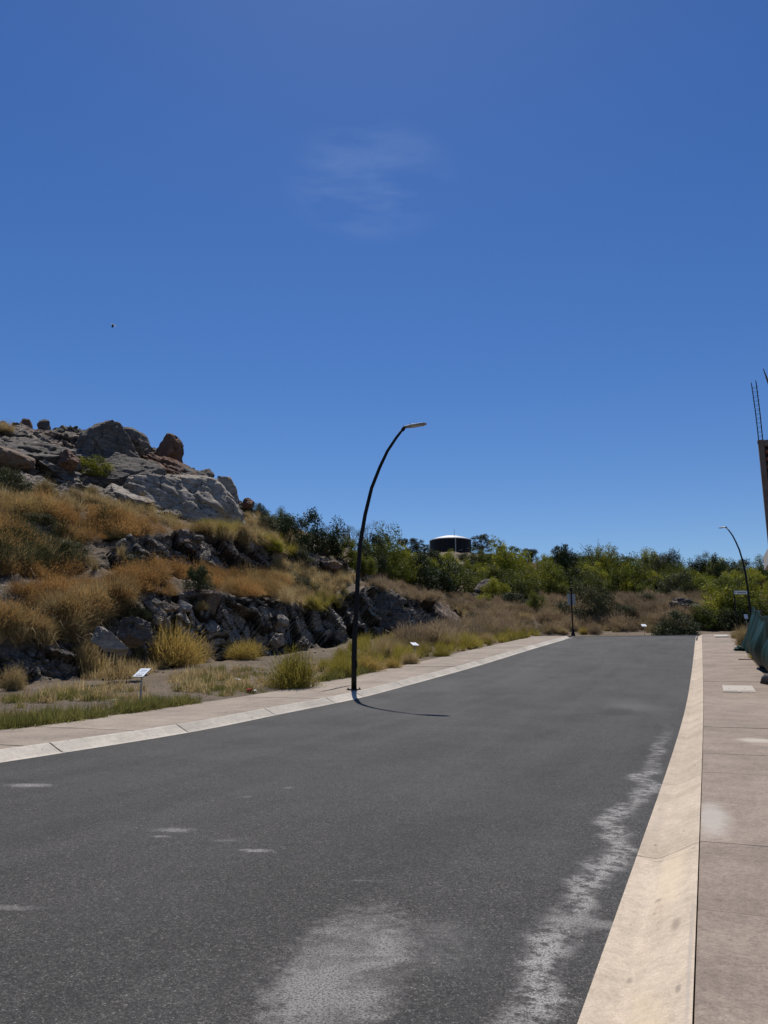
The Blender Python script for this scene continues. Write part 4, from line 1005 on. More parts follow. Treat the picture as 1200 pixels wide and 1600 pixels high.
# straggling shrubs right of the frame edge and unused source plants
for o in [o for g_ in list(SH.values())+[TR, SKT]+list(CL.values()) for o in g_]:
    if o.name not in used:
        for c in list(o.children): bpy.data.objects.remove(c)
        bpy.data.objects.remove(o)

# ------------------------------------------------------------------ rocks
def rock_mesh(name, seed, level=4, cuts=16, rough=0.05, flat=None, dmin=0.55, dmax=0.92):
    bm = bmesh.new(); bmesh.ops.create_icosphere(bm, subdivisions=level, radius=1.0)
    me = bpy.data.meshes.new(name); bm.to_mesh(me); bm.free()
    n = len(me.vertices); p = np.empty(n*3); me.vertices.foreach_get('co', p); p = p.reshape(-1, 3)
    rng = np.random.default_rng(seed)
    for k in range(cuts):
        nv = rng.normal(0, 1, 3); nv /= np.linalg.norm(nv); d = rng.uniform(dmin, dmax)
        t_ = p@nv-d; p -= np.maximum(t_, 0)[:, None]*nv
    for (nv, d) in (flat or []):
        nv = np.array(nv, dtype=float); nv /= np.linalg.norm(nv); t_ = p@nv-d; p -= np.maximum(t_, 0)[:, None]*nv
    nn = p/(np.linalg.norm(p, axis=1, keepdims=True)+1e-6)
    q = p*1.7+seed*3.1
    bl, ed = blocks(p*2.2+seed, (1, 1, 0.7), seed)
    wq = p+0.12*np.stack([fbm(p*2, 3, seed+3), fbm(p*2, 3, seed+4), fbm(p*2, 3, seed+5)], 1); bl, ed = blocks(wq*(1.5, 1.5, 2.6)+seed, (1, 1, 1), seed); b2_, e2_ = blocks(wq*(4.2, 4.2, 8)+seed, (1, 1, 1), seed+9)
    p = p+nn*(rough*0.9*fbm(q*1.2, 5, seed)+rough*1.3*bl+rough*0.5*b2_-rough*1.1*np.clip(1-ed/0.06, 0, 1)-rough*0.4*np.clip(1-e2_/0.09, 0, 1))[:, None]
    me.vertices.foreach_set('co', p.ravel()); me.update()
    return me
def boulder(bbox, D, depth, seed, mat, label, roll=0.0, level=4, flat=None, cuts=14, rough=0.05, cat_='boulder', group='boulders on the rocky slope', name='boulder', grow=1.12, dmin=0.55):
    x0, y0, x1, y1 = bbox; c = atD((x0+x1)/2, (y0+y1)/2, D); zc = float((c-EYEP)@fw)
    w = (x1-x0)*zc/F_PX*grow/2; h = (y1-y0)*zc/F_PX*grow/2
    me = rock_mesh(name, seed, level, cuts, rough, flat, dmin)
    me.transform(Matrix.Diagonal((w, depth/2, h, 1))); me.transform(Matrix.Rotation(R(roll), 4, 'Y'))
    me.polygons.foreach_set('use_smooth', [level > 4]*len(me.polygons))
    o = link(name, me, mat); o.location = tuple(float(v) for v in c); o.rotation_euler = (0, 0, -math.atan2(c[0], c[1]))
    return tag(o, label, cat_, group)
DK, PL, TN, RD = M['rock_dark'], M['rock_pale'], M['rock_tan'], M['rock_red']
camface = (0, -0.85, 0.5)
boulder((52, 680, 240, 800), 56.5, 9, 2, DK, 'huge dark grey rock slab, its flat face tilted towards the road', -8, 6, [((0.1, -0.8, 0.55), 0.35), ((0.5, 0.1, 0.8), 0.62), ((-0.5, 0, 0.8), 0.66)], 5, 0.045, dmin=0.8)
boulder((10, 674, 120, 760), 54.5, 8, 9, DK, 'layered grey rock sheet left of the huge dark slab', 14, 5, [((-0.3, -0.7, 0.65), 0.4), ((0.3, 0.1, 0.9), 0.5)], 7, 0.05, dmin=0.75)
boulder((118, 672, 268, 806), 58.5, 8, 3, DK, 'long dark slab sloping down to the right under the rounded boulder', 40, 6, [((0.25, -0.85, 0.45), 0.34), ((0.3, 0.1, 0.9), 0.42)], 5, 0.035, dmin=0.8)
boulder((163, 671, 230, 740), 61, 3.6, 5, DK, 'rounded dark boulder sitting on the right end of the huge slab', 8, 4, None, 12, 0.04)
boulder((214, 708, 300, 760), 64, 5, 6, RD, 'low broken brown rock carrying the perched reddish boulder', 20, 5, [((0.1, -0.7, 0.6), 0.45)], 8, 0.10)
boulder((236, 680, 289, 742), 67, 3.2, 7, RD, 'reddish brown boulder perched alone on the skyline', -14, 4, [((-0.5, -0.7, 0.4), 0.5), ((0.8, -0.2, -0.4), 0.6)], 10, 0.05)
boulder((192, 738, 378, 850), 56, 9, 13, PL, 'giant smooth pale grey rock dome, the palest and largest rock on the slope', 26, 6, [((-0.1, -0.93, 0.36), 0.66), ((-0.6, -0.35, 0.72), 0.66)], 4, 0.045, dmin=0.86)
boulder((268, 738, 345, 790), 64, 5, 8, DK, 'rough dark rock filling the crest between the perched and upright boulders', 26, 5, [((0.1, -0.7, 0.6), 0.45)], 8, 0.11)
boulder((326, 738, 374, 812), 64, 3.4, 17, PL, 'upright pale boulder at the right end of the outcrop on the skyline', -8, 4, [((0.5, -0.7, 0.2), 0.6), ((0.1, 0.0, 1.0), 0.72), ((-0.8, -0.1, 0.5), 0.66)], 9, 0.05, dmin=0.68)
boulder((-34, 688, 49, 738), 50, 4.4, 19, TN, 'pale tan boulder cut by the left edge of the photo', 12, 4, [((0.1, -0.5, 0.85), 0.4)], 9, 0.04)
boulder((46, 714, 124, 764), 52, 4.0, 23, DK, 'layered dark boulder under the left end of the huge slab', 18, 4, [((0, -0.4, 0.9), 0.45)], 9, 0.09)
boulder((88, 704, 122, 740), 51.2, 2.2, 29, RD, 'small reddish boulder end beside the yellow green bush', 30, 4, None, 10, 0.05)
boulder((74, 748, 130, 802), 49, 3.0, 31, DK, 'faceted grey block just above the orange grass', 4, 4, [((0.1, -0.9, 0.35), 0.45), ((-0.6, -0.2, 0.7), 0.6)], 8, 0.04)
boulder((172, 754, 243, 806), 53, 4.2, 37, PL, 'white weathered slab left of the giant smooth dome', 22, 4, [((-0.1, -0.6, 0.8), 0.35)], 8, 0.06)
boulder((176, 795, 236, 822), 50, 2.6, 41, PL, 'broken pale slab under the white weathered slab', 10, 4, [((0, -0.5, 0.85), 0.4)], 8, 0.08)
boulder((30, 656, 49, 678), 60, 1.6, 43, RD, 'dark round boulder on the skyline, leftmost of the pair over the huge slab', 0, 3, None, 10, 0.06)
boulder((59, 657, 81, 679), 61, 1.6, 47, DK, 'dark flat boulder on the skyline, right one of the pair over the huge slab', 0, 3, None, 10, 0.06)
boulder((-8, 658, 12, 684), 58, 1.8, 53, RD, 'small reddish boulder at the left edge of the skyline', 0, 3, None, 10, 0.06)
boulder((222, 700, 250, 722), 69, 2.2, 57, RD, 'flat brown rock under the perched reddish boulder', 10, 3, None, 9, 0.07)
boulder((305, 733, 336, 765), 68, 2.4, 59, DK, 'dark rough boulder left of the upright pale boulder', 0, 3, None, 10, 0.08)
boulder((378, 778, 396, 794), 72, 1.6, 61, RD, 'small dark boulder on the skyline right of the upright pale one', 0, 3, None, 10, 0.07)
boulder((640, 938, 724, 1004), 67, 6, 67, TN, 'smooth rounded tan rock ending the lower rock cut on the right', 14, 5, [((0.5, -0.4, 0.75), 0.55), ((0, -0.9, 0.3), 0.6)], 5, 0.03, dmin=0.85)
boulder((556, 918, 640, 1004), 54, 4.4, 71, DK, 'dark rugged rock face right behind the near lamp pole', 0, 5, [((0.1, -0.95, 0.3), 0.6)], 10, 0.10)
boulder((742, 905, 776, 932), 100, 3.4, 73, DK, 'lone grey rock among the bushes under the tank', 0, 4, None, 9, 0.06)
boulder((1032, 946, 1092, 992), 79, 5, 79, DK, 'mound of grey rock at the foot of the bank left of the right kerb', 0, 4, None, 12, 0.14)
boulder((1045, 935, 1090, 955), 80, 3, 83, DK, 'blackish rock lying on top of the grey mound', 0, 4, None, 12, 0.14)
boulder((138, 974, 208, 1028), 26.6, 0.8, 89, PL, 'tilted pale edged slab leaning out of the lower rock cut', 38, 4, [((0, -0.9, 0.3), 0.5), ((0.1, 0.1, 1), 0.35)], 8, 0.06, grow=0.9)
boulder((185, 958, 232, 1010), 27.6, 1.3, 97, DK, 'streaked grey slab right of the tilted pale edged slab', 30, 4, [((0, -0.9, 0.3), 0.5)], 8, 0.10)
boulder((252, 858, 290, 888), 45, 2.0, 101, TN, 'pale grey boulder bulging from the upper rock cut', 0, 4, None, 10, 0.06)
boulder((300, 836, 318, 848), 43, 1.2, 103, DK, 'small dark flat rock on top of the upper rock cut', 0, 3, None, 9, 0.06)
for i, (bb, lab) in enumerate((((238, 934, 254, 947), 'grey stone at the top of the lower cut, leftmost of a row of four'), ((252, 938, 270, 956), 'grey stone at the top of the lower cut, second of a row of four'),
        ((266, 940, 280, 955), 'light stone at the top of the lower cut, third of a row of four'), ((278, 937, 300, 955), 'pale blocky stone at the top of the lower cut, rightmost of four'))):
    boulder(bb, 30.2+i*1.2, 0.6, 110+i, (DK, TN, TN, PL)[i], lab, 28, 3, [((0.1, -0.8, 0.5), 0.4), ((0, 0.1, 1), 0.5)], 5, 0.03, 'stone', 'row of stones at the top of the lower cut', 'stone')
boulder((420, 988, 446, 1012), 40, 1.3, 121, PL, 'pale rounded bulge in the lower rock cut', 10, 4, None, 9, 0.07)
boulder((428, 962, 450, 980), 41, 1.2, 122, PL, 'small light rock above the pale rounded bulge in the lower cut', 10, 3, None, 9, 0.07)
boulder((502, 875, 536, 890), 58, 1.8, 123, TN, 'flat tan rock on the crest of the upper cut near the lamp pole', 8, 4, None, 9, 0.06)

# loose stones, each its own object
STN = [link('stone', rock_mesh('stone', 200+i, 2, 8, 0.05), m) for i, m in enumerate((PL, DK, TN, PL, DK))]
for o in STN: o.data.polygons.foreach_set('use_smooth', [False]*len(o.data.polygons))
sn = 0
def stones(poly, n, size, where_, seed, smin=0, smax=8, sink=0.2):
    r_ = random.Random(seed); c = 0; xs = [p[0] for p in poly]; ys = [p[1] for p in poly]
    for _ in range(n*6):
        if c >= n: break
        x, y = r_.uniform(min(xs), max(xs)), r_.uniform(min(ys), max(ys))
        if not inside(poly, x, y): continue
        g = ground_at(x, y, smin, smax)
        if g is None: continue
        p = g[0]; zc = float((p-EYEP)@fw); sc = r_.uniform(*size)*zc/F_PX/2; k = r_.randrange(5)
        src = STN[k]; first = src.name not in used
        o = src if first else src.copy()
        if first: used.add(src.name)
        else: COL.objects.link(o)
        o.location = (float(p[0]), float(p[1]), float(p[2])+sc*sink); o.scale = (sc*r_.uniform(.9, 1.4), sc*r_.uniform(.8, 1.2), sc*r_.uniform(.5, .8))
        o.rotation_euler = (r_.uniform(-.4, .4), r_.uniform(-.4, .4), r_.uniform(0, 6.28)); c += 1
        sz_ = 'small' if sc*2*F_PX/zc < sum(size)/2 else 'larger'; cn_ = ('pale', 'dark', 'tan', 'pale', 'dark')[k]; tag(o, f'{sz_} {cn_} stone '+where_, 'stone', f'{sz_} {cn_} stones '+where_)
stones([(212, 716), (290, 728), (335, 752), (330, 775), (250, 745)], 55, (4, 12), 'in the rubble under the perched boulder', 1, 4.5, 7.9)
stones([(100, 668), (165, 672), (160, 684), (90, 680)], 14, (4, 9), 'along the skyline behind the huge slab', 2, 5, 7.9)
stones([(120, 780), (190, 780), (185, 806), (130, 800)], 26, (4, 11), 'on the scree below the huge slab', 3, 4, 7)
stones([(390, 800), (470, 840), (540, 880), (470, 862), (380, 835)], 26, (3, 9), 'on the brown shoulder above the upper cut', 4, 4, 7.9)
stones([(0, 1070), (300, 1040), (560, 1005), (560, 1040), (380, 1085), (0, 1125)], 50, (2, 6), 'on the dusty empty lot', 5, 0, 1.1)
stones([(0, 1000), (120, 1000), (130, 1050), (0, 1075)], 26, (5, 12), 'in the dark rubble at the left edge', 6, 0.8, 2)
stones([(755, 955), (800, 962), (830, 985), (770, 985)], 26, (3, 9), 'in the rubble beyond the left sidewalk', 7, 0.2, 3)
stones([(960, 930), (1030, 935), (1030, 950), (970, 950)], 16, (3, 7), 'on the bank right of the grey sign plate', 8, 0.5, 4)
stones([(240, 850), (400, 860), (520, 885), (520, 905), (400, 900), (240, 890)], 30, (3, 10), 'lodged in the upper rock cut', 9, 2.8, 4.4)
for o in STN:
    if o.name not in used: bpy.data.objects.remove(o)

# ------------------------------------------------------------------ street lamps
def street_lamp():
    root = empty('street_lamp')
    bm = bmesh.new()
    pts = [(0, 0, 0.03), (0.0, 0, 0.9), (0.01, 0, 1.6), (0.07, 0, 2.5), (0.11, 0, 3.5), (0.18, 0, 4.45), (0.34, 0, 5.35), (0.56, 0, 6.2), (0.84, 0, 6.85), (1.10, 0, 7.35), (1.40, 0, 7.75), (1.66, 0, 8.05)]
    add_tube(bm, pts, [.082, .08, .077, .073, .069, .064, .059, .055, .051, .047, .043, .040], 16); bm_obj('pole', bm, M['black'], root, True)
    bm = bmesh.new(); add_box(bm, (0, 0, 0.015), (0.34, 0.34, 0.022), None, 0.004); bm_obj('base_plate', bm, M['black'], root)
    for sx in (-1, 1):
        for sy in (-1, 1):
            bm = bmesh.new(); add_tube(bm, [(sx*.13, sy*.13, 0.02), (sx*.13, sy*.13, 0.075)], 0.014, 6); add_tube(bm, [(sx*.13, sy*.13, 0.026), (sx*.13, sy*.13, 0.05)], 0.026, 6)
            bm_obj('anchor_bolt', bm, M['black'], root)
    bm = bmesh.new(); add_box(bm, (0.085, 0, 0.75), (0.012, 0.09, 0.22), None, 0.004); bm_obj('access_door', bm, M['black'], root)
    bm = bmesh.new(); add_tube(bm, [(1.60, 0, 7.96), (1.70, 0, 8.09)], [0.055, 0.052], 12); bm_obj('collar', bm, M['black'], root)
    # flat lantern housing, tapering towards its tip
    bm = bmesh.new(); sec = [(1.66, .055, .045), (1.78, .10, .055), (1.95, .135, .06), (2.25, .135, .05), (2.37, .10, .032), (2.40, .05, .015)]; rings = []
    for x, w, h in sec:
        z = 8.07-(x-1.66)*-0.045
        rings.append([bm.verts.new((x, y, z+q)) for y, q in ((-w, -h*.5), (w, -h*.5), (w, h*.1), (w*.6, h*.5), (-w*.6, h*.5), (-w, h*.1))])
    for a, b in zip(rings, rings[1:]):
        for k in range(6): bm.faces.new((a[k], a[(k+1) % 6], b[(k+1) % 6], b[k]))
    bm.faces.new(rings[0][::-1]); bm.faces.new(rings[-1]); bmesh.ops.recalc_face_normals(bm, faces=bm.faces)
    hd = bm_obj('lantern', bm, M['lamp_grey'], root)
    bm = bmesh.new(); add_box(bm, (2.10, 0, 8.057), (0.36, 0.19, 0.012), Matrix.Rotation(0, 3, 'Y'), 0.003); bm_obj('led_panel', bm, M['lens'], hd)
    bm = bmesh.new(); add_tube(bm, [(1.86, 0, 8.09), (1.86, 0, 8.15)], [.035, .03], 10); bm_obj('photocell', bm, M['lamp_grey'], hd)
    return root
def on_left(px, py, a=-9.9):
    p = atX(px, py, a); return p
l1 = street_lamp(); l1.location = (-9.9, 21.67, float(zroad(XL, 21.67))+0.12)
tag(l1, 'near street lamp, tall curved black pole on the left sidewalk', 'street lamp', 'curved black street lamps')
l2 = copy_tree(l1); p2 = atY(1176.5, 990, 60); l2.location = (float(p2[0]), 60, float(zroad(XR, 60))+0.05); l2.rotation_euler = (0, 0, R(131))
tag(l2, 'far street lamp rising behind the green mesh at the right edge', 'street lamp', 'curved black street lamps')

# ------------------------------------------------------------------ water tank
tk = atD(704.5, 860, 172); zc = float((tk-EYEP)@fw); TRd = 63*zc/F_PX/2; th = 22*zc/F_PX
base_z = float(atD(704.5, 864, 172)[2])-0.4
tank = empty('water_tank', (float(tk[0]), float(tk[1]), base_z))
bm = bmesh.new(); n = 48
r0 = [bm.verts.new((math.cos(2*math.pi*k/n)*TRd, math.sin(2*math.pi*k/n)*TRd, -1.0)) for k in range(n)]
r1 = [bm.verts.new((math.cos(2*math.pi*k/n)*TRd, math.sin(2*math.pi*k/n)*TRd, th)) for k in range(n)]
for k in range(n): bm.faces.new((r0[k], r0[(k+1) % n], r1[(k+1) % n], r1[k]))
bm_obj('wall', bm, M['tank'], tank, True)
for k in range(24):
    a = 2*math.pi*k/24; bm = bmesh.new(); add_box(bm, (0, 0, 0), (0.05, 0.10, th), None, 0.0); bmesh.ops.translate(bm, vec=(TRd+0.02, 0, th/2), verts=bm.verts)
    bmesh.ops.rotate(bm, cent=(0, 0, 0), matrix=Matrix.Rotation(a, 3, 'Z'), verts=bm.verts); bm_obj('seam', bm, M['tank'], tank)
bm = bmesh.new(); ap = 7.5*zc/F_PX; prof = [(TRd*1.03, th-0.12), (TRd*1.03, th+0.06), (TRd*0.72, th+ap*0.55), (TRd*0.4, th+ap*0.9), (TRd*.1, th+ap)]
rings = [[bm.verts.new((math.cos(2*math.pi*k/n)*r_, math.sin(2*math.pi*k/n)*r_, z)) for k in range(n)] for r_, z in prof]
for a, b in zip(rings, rings[1:]):
    for k in range(n): bm.faces.new((a[k], a[(k+1) % n], b[(k+1) % n], b[k]))
bm.faces.new(rings[-1]); bm_obj('roof', bm, M['tank_roof'], tank)
av = math.atan2(-tk[1], -tk[0])
for off in (-1.42, 0.22):
    bm = bmesh.new(); a = av+off; c = (math.cos(a)*(TRd+0.18), math.sin(a)*(TRd+0.18)); add_tube(bm, [(c[0], c[1], -1), (c[0], c[1], th)], 0.13, 8); bm_obj('pipe', bm, M['steel'], tank)
bm = bmesh.new(); add_tube(bm, [(math.cos(av+0.3)*TRd*.6, math.sin(av+.3)*TRd*.6, th+ap*.5), (math.cos(av+0.3)*TRd*.6, math.sin(av+.3)*TRd*.6, th+ap+1.1)], 0.05, 6); bm_obj('antenna', bm, M['steel'], tank)
bm = bmesh.new(); c0 = Vector((math.cos(av+1.1)*(TRd+.15), math.sin(av+1.1)*(TRd+.15), th*.4)); c1 = Vector((math.cos(av+.35)*(TRd+.3), math.sin(av+.35)*(TRd+.3), 0.3)); add_tube(bm, [c0, c1], 0.06, 6)
bm_obj('stair_rail', bm, M['steel'], tank)
tag(tank, 'round black water tank with a white domed roof on the hilltop', 'water tank')
fence_z = base_z+0.2
rt3 = Vector((rt[0], rt[1], 0))
tr = empty('hand_rail', tuple(Vector((tk[0], tk[1], fence_z))-rt3*(TRd+1.6)+Vector((0, -1.5, 0)))); 
for i in range(3):
    bm = bmesh.new(); b_ = rt3*(i*0.9); add_tube(bm, [b_+Vector((0, 0, -.6)), b_+Vector((0, 0, 0.8+i*.3))], 0.05, 5); bm_obj('post', bm, M['steel'], tr)
bm = bmesh.new(); add_tube(bm, [(0, 0, 0.8), rt3*1.8+Vector((0, 0, 1.4))], 0.045, 5); bm_obj('rail', bm, M['steel'], tr)
tag(tr, 'thin metal hand rail at the left foot of the black tank', 'railing')

# ------------------------------------------------------------------ signs
def lot_sign(base, hgt, w, d, tilt, rz, label):
    root = empty('lot_sign', base, rz)
    bm = bmesh.new(); add_tube(bm, [(0, 0, -0.25), (0, 0, hgt)], 0.021, 10); bm_obj('post', bm, M['steel'], root)
    rot = Matrix.Rotation(tilt, 3, 'X'); bm = bmesh.new()
    add_box(bm, (0, 0, 0), (w, d, 0.012), None, 0.003); bmesh.ops.rotate(bm, cent=(0, 0, 0), matrix=rot, verts=bm.verts); bmesh.ops.translate(bm, vec=(0, 0, hgt+0.03), verts=bm.verts)
    pl = bm_obj('plate', bm, M['white'], root)
    bm = bmesh.new(); add_box(bm, (0, 0, -0.012), (w*0.98, d*0.98, 0.012)); bmesh.ops.rotate(bm, cent=(0, 0, 0), matrix=rot, verts=bm.verts); bmesh.ops.translate(bm, vec=(0, 0, hgt+0.03), verts=bm.verts)
    bm_obj('backing', bm, M['black'], root)
    rr = random.Random(4)
    for (cy, hh, n_, mt) in ((0.22, 0.10, 7, 'blue_ink'), (0.06, 0.05, 9, 'blue_ink'), (-0.10, 0.02, 1, 'blue_ink'), (-0.28, 0.13, 5, 'dark_ink')):
        bm = bmesh.new(); sp = 0.62*w/n_
        for i in range(n_): add_box(bm, (-0.31*w+sp*(i+.5), cy*d*1.2, 0.0077), (sp*(0.62 if n_ > 1 else 1), hh*d, 0.0016))
        bmesh.ops.rotate(bm, cent=(0, 0, 0), matrix=rot, verts=bm.verts); bmesh.ops.translate(bm, vec=(0, 0, hgt+0.03), verts=bm.verts)
        bm_obj('print', bm, M[mt], pl)
    return tag(root, label, 'lot sign', 'small slanted lot signs')
b = atX(219, 1098, -12.6); lot_sign((float(b[0]), float(b[1]), float(zroad(XL, b[1]))+0.08), 0.86, 0.30, 0.36, R(32), R(-20)+YAW, 'nearest slanted white lot sign on a steel post, before the rock cut on the left')
b = atX(648, 1037, -12.5); lot_sign((float(b[0]), float(b[1]), float(b[2])-0.05), 0.92, 0.32, 0.34, R(24), R(30)+YAW, 'middle lot sign, seen nearly edge on, right of the near lamp pole')
b = atY(1007, 992, 71.0); lot_sign((float(b[0]), 71.0, 3.55), 0.88, 0.40, 0.44, R(28), YAW, 'farthest lot sign, standing past the end of the road')
b = atY(1168, 990, 62.0); lot_sign((float(b[0]), 62.0, 3.2), 1.35, 0.26, 0.34, R(70), YAW, 'pale lot sign between the far lamp pole and the street name post')
# traffic sign seen from behind
sp_ = atY(895.5, 991, 60.5); root = empty('traffic_sign', (float(sp_[0]), 60.5, float(zroad(XL, 60.5))+0.12), YAW)
zc = float((sp_-EYEP)@fw); u = zc/F_PX
bm = bmesh.new(); add_tube(bm, [(0, 0, 0), (0, 0, 74*u)], 0.055, 10); bm_obj('post', bm, M['black'], root)
bm = bmesh.new(); add_tube(bm, [(0, 0, 0), (0, 0, 4*u), (0, 0, 10*u)], [0.17, 0.14, 0.06], 14); bm_obj('base_cone', bm, M['black'], root)
bm = bmesh.new(); add_box(bm, (0, 0.075, 57*u), (12.5*u, 0.02, 17*u), None, 0.01); bm_obj('plate', bm, M['grey_board'], root)
tag(root, 'grey traffic sign plate seen from behind at the left corner of the road end', 'traffic sign')
# street name sign
sp_ = atY(1152, 985, 61.0); root = empty('street_name_sign', (float(sp_[0]), 61.0, 3.1), YAW); zc = float((sp_-EYEP)@fw); u = zc/F_PX
bm = bmesh.new(); add_tube(bm, [(0, 0, 0), (0, 0, 72*u)], 0.045, 10); bm_obj('post', bm, M['black'], root)
bm = bmesh.new(); add_box(bm, (11.5*u, -0.05, 69*u), (24*u, 0.02, 5.2*u), None, 0.006); pl = bm_obj('plate', bm, M['white'], root)
bm = bmesh.new(); add_box(bm, (1.1*u, -0.063, 69*u), (1.6*u, 0.008, 3.2*u)); bm_obj('emblem', bm, M['grey_board'], pl)
bm = bmesh.new(); rr = random.Random(8); x = 4.5
while x < 18:
    w_ = rr.uniform(0.7, 1.3); add_box(bm, ((x+w_/2)*u, -0.063, 69*u), (w_*u, 0.008, rr.uniform(1.4, 2.0)*u)); x += w_+0.5
bm_obj('lettering', bm, M['dark_ink'], pl)
tag(root, 'long white street name plate on a black post near the far lamp', 'street sign')

# ------------------------------------------------------------------ covers set in the sidewalks
def walk_pt(px, py, right=True):
    d = ray(px, py)
    for k in range(20, 900):
        p = EYEP+d*(k*0.1)
        if p[2] <= float(zroad(XR if right else XL, p[1]))+0.125: break
    return p
def cover(px0, py0, px1, py1, label, right=True, ln=None, wd=0.5, lids=2):
    a, c = walk_pt(px0, py0, right), walk_pt(px1, py1, right); cy = (a[1]+c[1])/2 if ln is None else a[1]+ln/2
    xa, xb = min(a[0], c[0]), max(a[0], c[0]); L = abs(c[1]-a[1]) if ln is None else ln
    z = float(zroad(XR if right else XL, cy))+0.12; sl = math.atan((float(zroad(0 if right else XL, cy+1))-float(zroad(0 if right else XL, cy-1)))/2)
    root = empty('meter_cover', ((xa+xb)/2, cy, z)); root.rotation_euler = (sl, 0, 0)
    bm = bmesh.new(); add_box(bm, (0, 0, 0.0), (xb-xa, L, 0.03), None, 0.004); bm_obj('frame', bm, M['cover'], root)
    for i in range(lids):
        bm = bmesh.new(); w_ = (xb-xa)/lids; add_box(bm, (-(xb-xa)/2+w_*(i+.5), 0, 0.018), (w_*0.86, L*0.8, 0.012), None, 0.003); ld = bm_obj('lid', bm, M['cover'], root)
        bm = bmesh.new(); add_box(bm, (-(xb-xa)/2+w_*(i+.4), 0, 0.026), (w_*0.14, L*0.14, 0.006)); bm_obj('lifting_slot', bm, M['steel'], ld)
    return tag(root, label, 'utility cover', 'pale utility covers set in the sidewalks')
cover(1131, 1081, 1175, 1072, 'pale pair of meter covers across the right sidewalk')
cover(1117, 996, 1135, 992, 'pale utility cover at the far end of the right sidewalk')
cover(498, 1082, 549, 1071, 'pale utility cover beside the foot of the near lamp', False)
a = walk_pt(1131, 1080); bm = bmesh.new(); add_box(bm, (0.25, 0, 0), (0.5, 0.10, 0.012)); o = bm_obj('open_slot', bm, M['joint']); o.location = (float(a[0])-0.03, float(a[1])-0.30, float(zroad(XR, a[1]-.3))+0.128)
tag(o, 'dark open slot in the right sidewalk in front of the pale covers', 'slot')

# ------------------------------------------------------------------ green shade mesh along the building plot
ny, nz = 150, 60; Yn, Yf = 23.0, 46.0; vv = []
rngc = np.random.default_rng(3)
for j in range(nz+1):
    for i in range(ny+1):
        u_ = i/ny; v_ = j/nz; y = Yn+(Yf-Yn)*u_
        gz = float(zroad(XR, y))+0.10
        top = np.interp(y, [23, 30, 34, 40, 46], [2.15, 2.15, 2.15, 2.25, 2.3])
        sag = 0.16*math.sin((y-Yf)/7.6*math.pi)**2
        hgt = (top-sag*0.6)
        bul = 0.42*math.sin(math.pi*min(1, v_*1.1))*math.sin((y-Yf)/7.6*math.pi)**2*(1-v_*0.4)*(1.25 if y < 38.4 else 0.8)
        fold = 0.05*math.sin(y*1.9+3.0*math.sin(y*0.5)+v_*3.4)*(0.3+0.7*(1-v_))+0.03*math.sin(y*4.3+v_*7)+0.05*math.sin(v_*6+y*1.1)
        x = 2.12-bul-fold*0.8+0.40*v_*np.clip((y-30)/16, 0, 1)
        if y > 43.5: x -= (y-43.5)*0.16*(1-v_)**1.5
        vv.append((x, y+0.10*math.sin(v_*7+y*1.3), gz+hgt*v_+(0.03 if v_ > 0 else 0.0)))
k = ny+1; jj, ii = np.meshgrid(np.arange(nz), np.arange(ny), indexing='ij'); a_ = (jj*k+ii).ravel()
net = link('shade_mesh', np_mesh('shade_mesh', vv, np.stack([a_, a_+1, a_+k+1, a_+k], 1), 4, smooth=True), M['net'])
sm = net.modifiers.new('thickness', 'SOLIDIFY'); sm.thickness = 0.006
tag(net, 'dark green shade mesh billowing along the building plot at the right edge', 'shade mesh')
for y, lab in ((46.2, 'far wooden post holding up the green mesh'), (38.4, 'wooden post behind the middle of the green mesh'), (30.8, 'wooden post behind the near bulge of the green mesh')):
    bm = bmesh.new(); add_box(bm, (0, 0, 1.1), (0.09, 0.09, 2.6), None, 0.006); o = bm_obj('wooden_post', bm, M['wood']); o.location = (2.26+0.4*max(0, (y-30)/16), y, float(zroad(XR, y))); tag(o, lab, 'post', 'posts of the green mesh')
# hem of mesh heaped on the sidewalk
bm = bmesh.new(); bmesh.ops.create_icosphere(bm, subdivisions=3, radius=1.0)
for v in bm.verts:
    q = v.co.copy(); f_ = 1+0.22*math.sin(q.x*9+q.y*5)+0.15*math.sin(q.z*11+q.x*4); v.co = Vector((q.x*0.42*f_, q.y*0.5*f_, q.z*0.16*f_))
o = bm_obj('mesh_heap', bm, M['net'], None, True); o.location = (1.85, 45.6, float(zroad(XR, 45.4))+0.20); tag(o, 'loose end of green mesh heaped at the back of the right sidewalk', 'fabric')
hp = walk_pt(1197, 1068); bm = bmesh.new(); bmesh.ops.create_icosphere(bm, subdivisions=3, radius=1.0)
for v in bm.verts:
    q = v.co.copy(); f_ = 1+0.12*math.sin(q.x*5+q.y*7); v.co = Vector((q.x*0.36*f_, q.y*0.7*f_, max(q.z, -0.2)*0.30*f_))
o = bm_obj('shadow_heap', bm, M['black'], None, True); o.location = (1.98, float(hp[1]), float(hp[2])+0.03); o.name = 'shadow_lump'; tag(o, 'black lump standing in for the shadow at the foot of the green mesh', 'shadow lump')  # added black form that stands in for the ground shadow under the mesh
bm = bmesh.new(); add_box(bm, (0, 0, 0), (0.7, 0.10, 0.04)); o = bm_obj('board', bm, M['wood']); bp = walk_pt(1163, 1031); o.location = (float(bp[0])+0.1, float(bp[1]), float(bp[2])+0.02); tag(o, 'short dark board lying on the right sidewalk under the mesh', 'board')

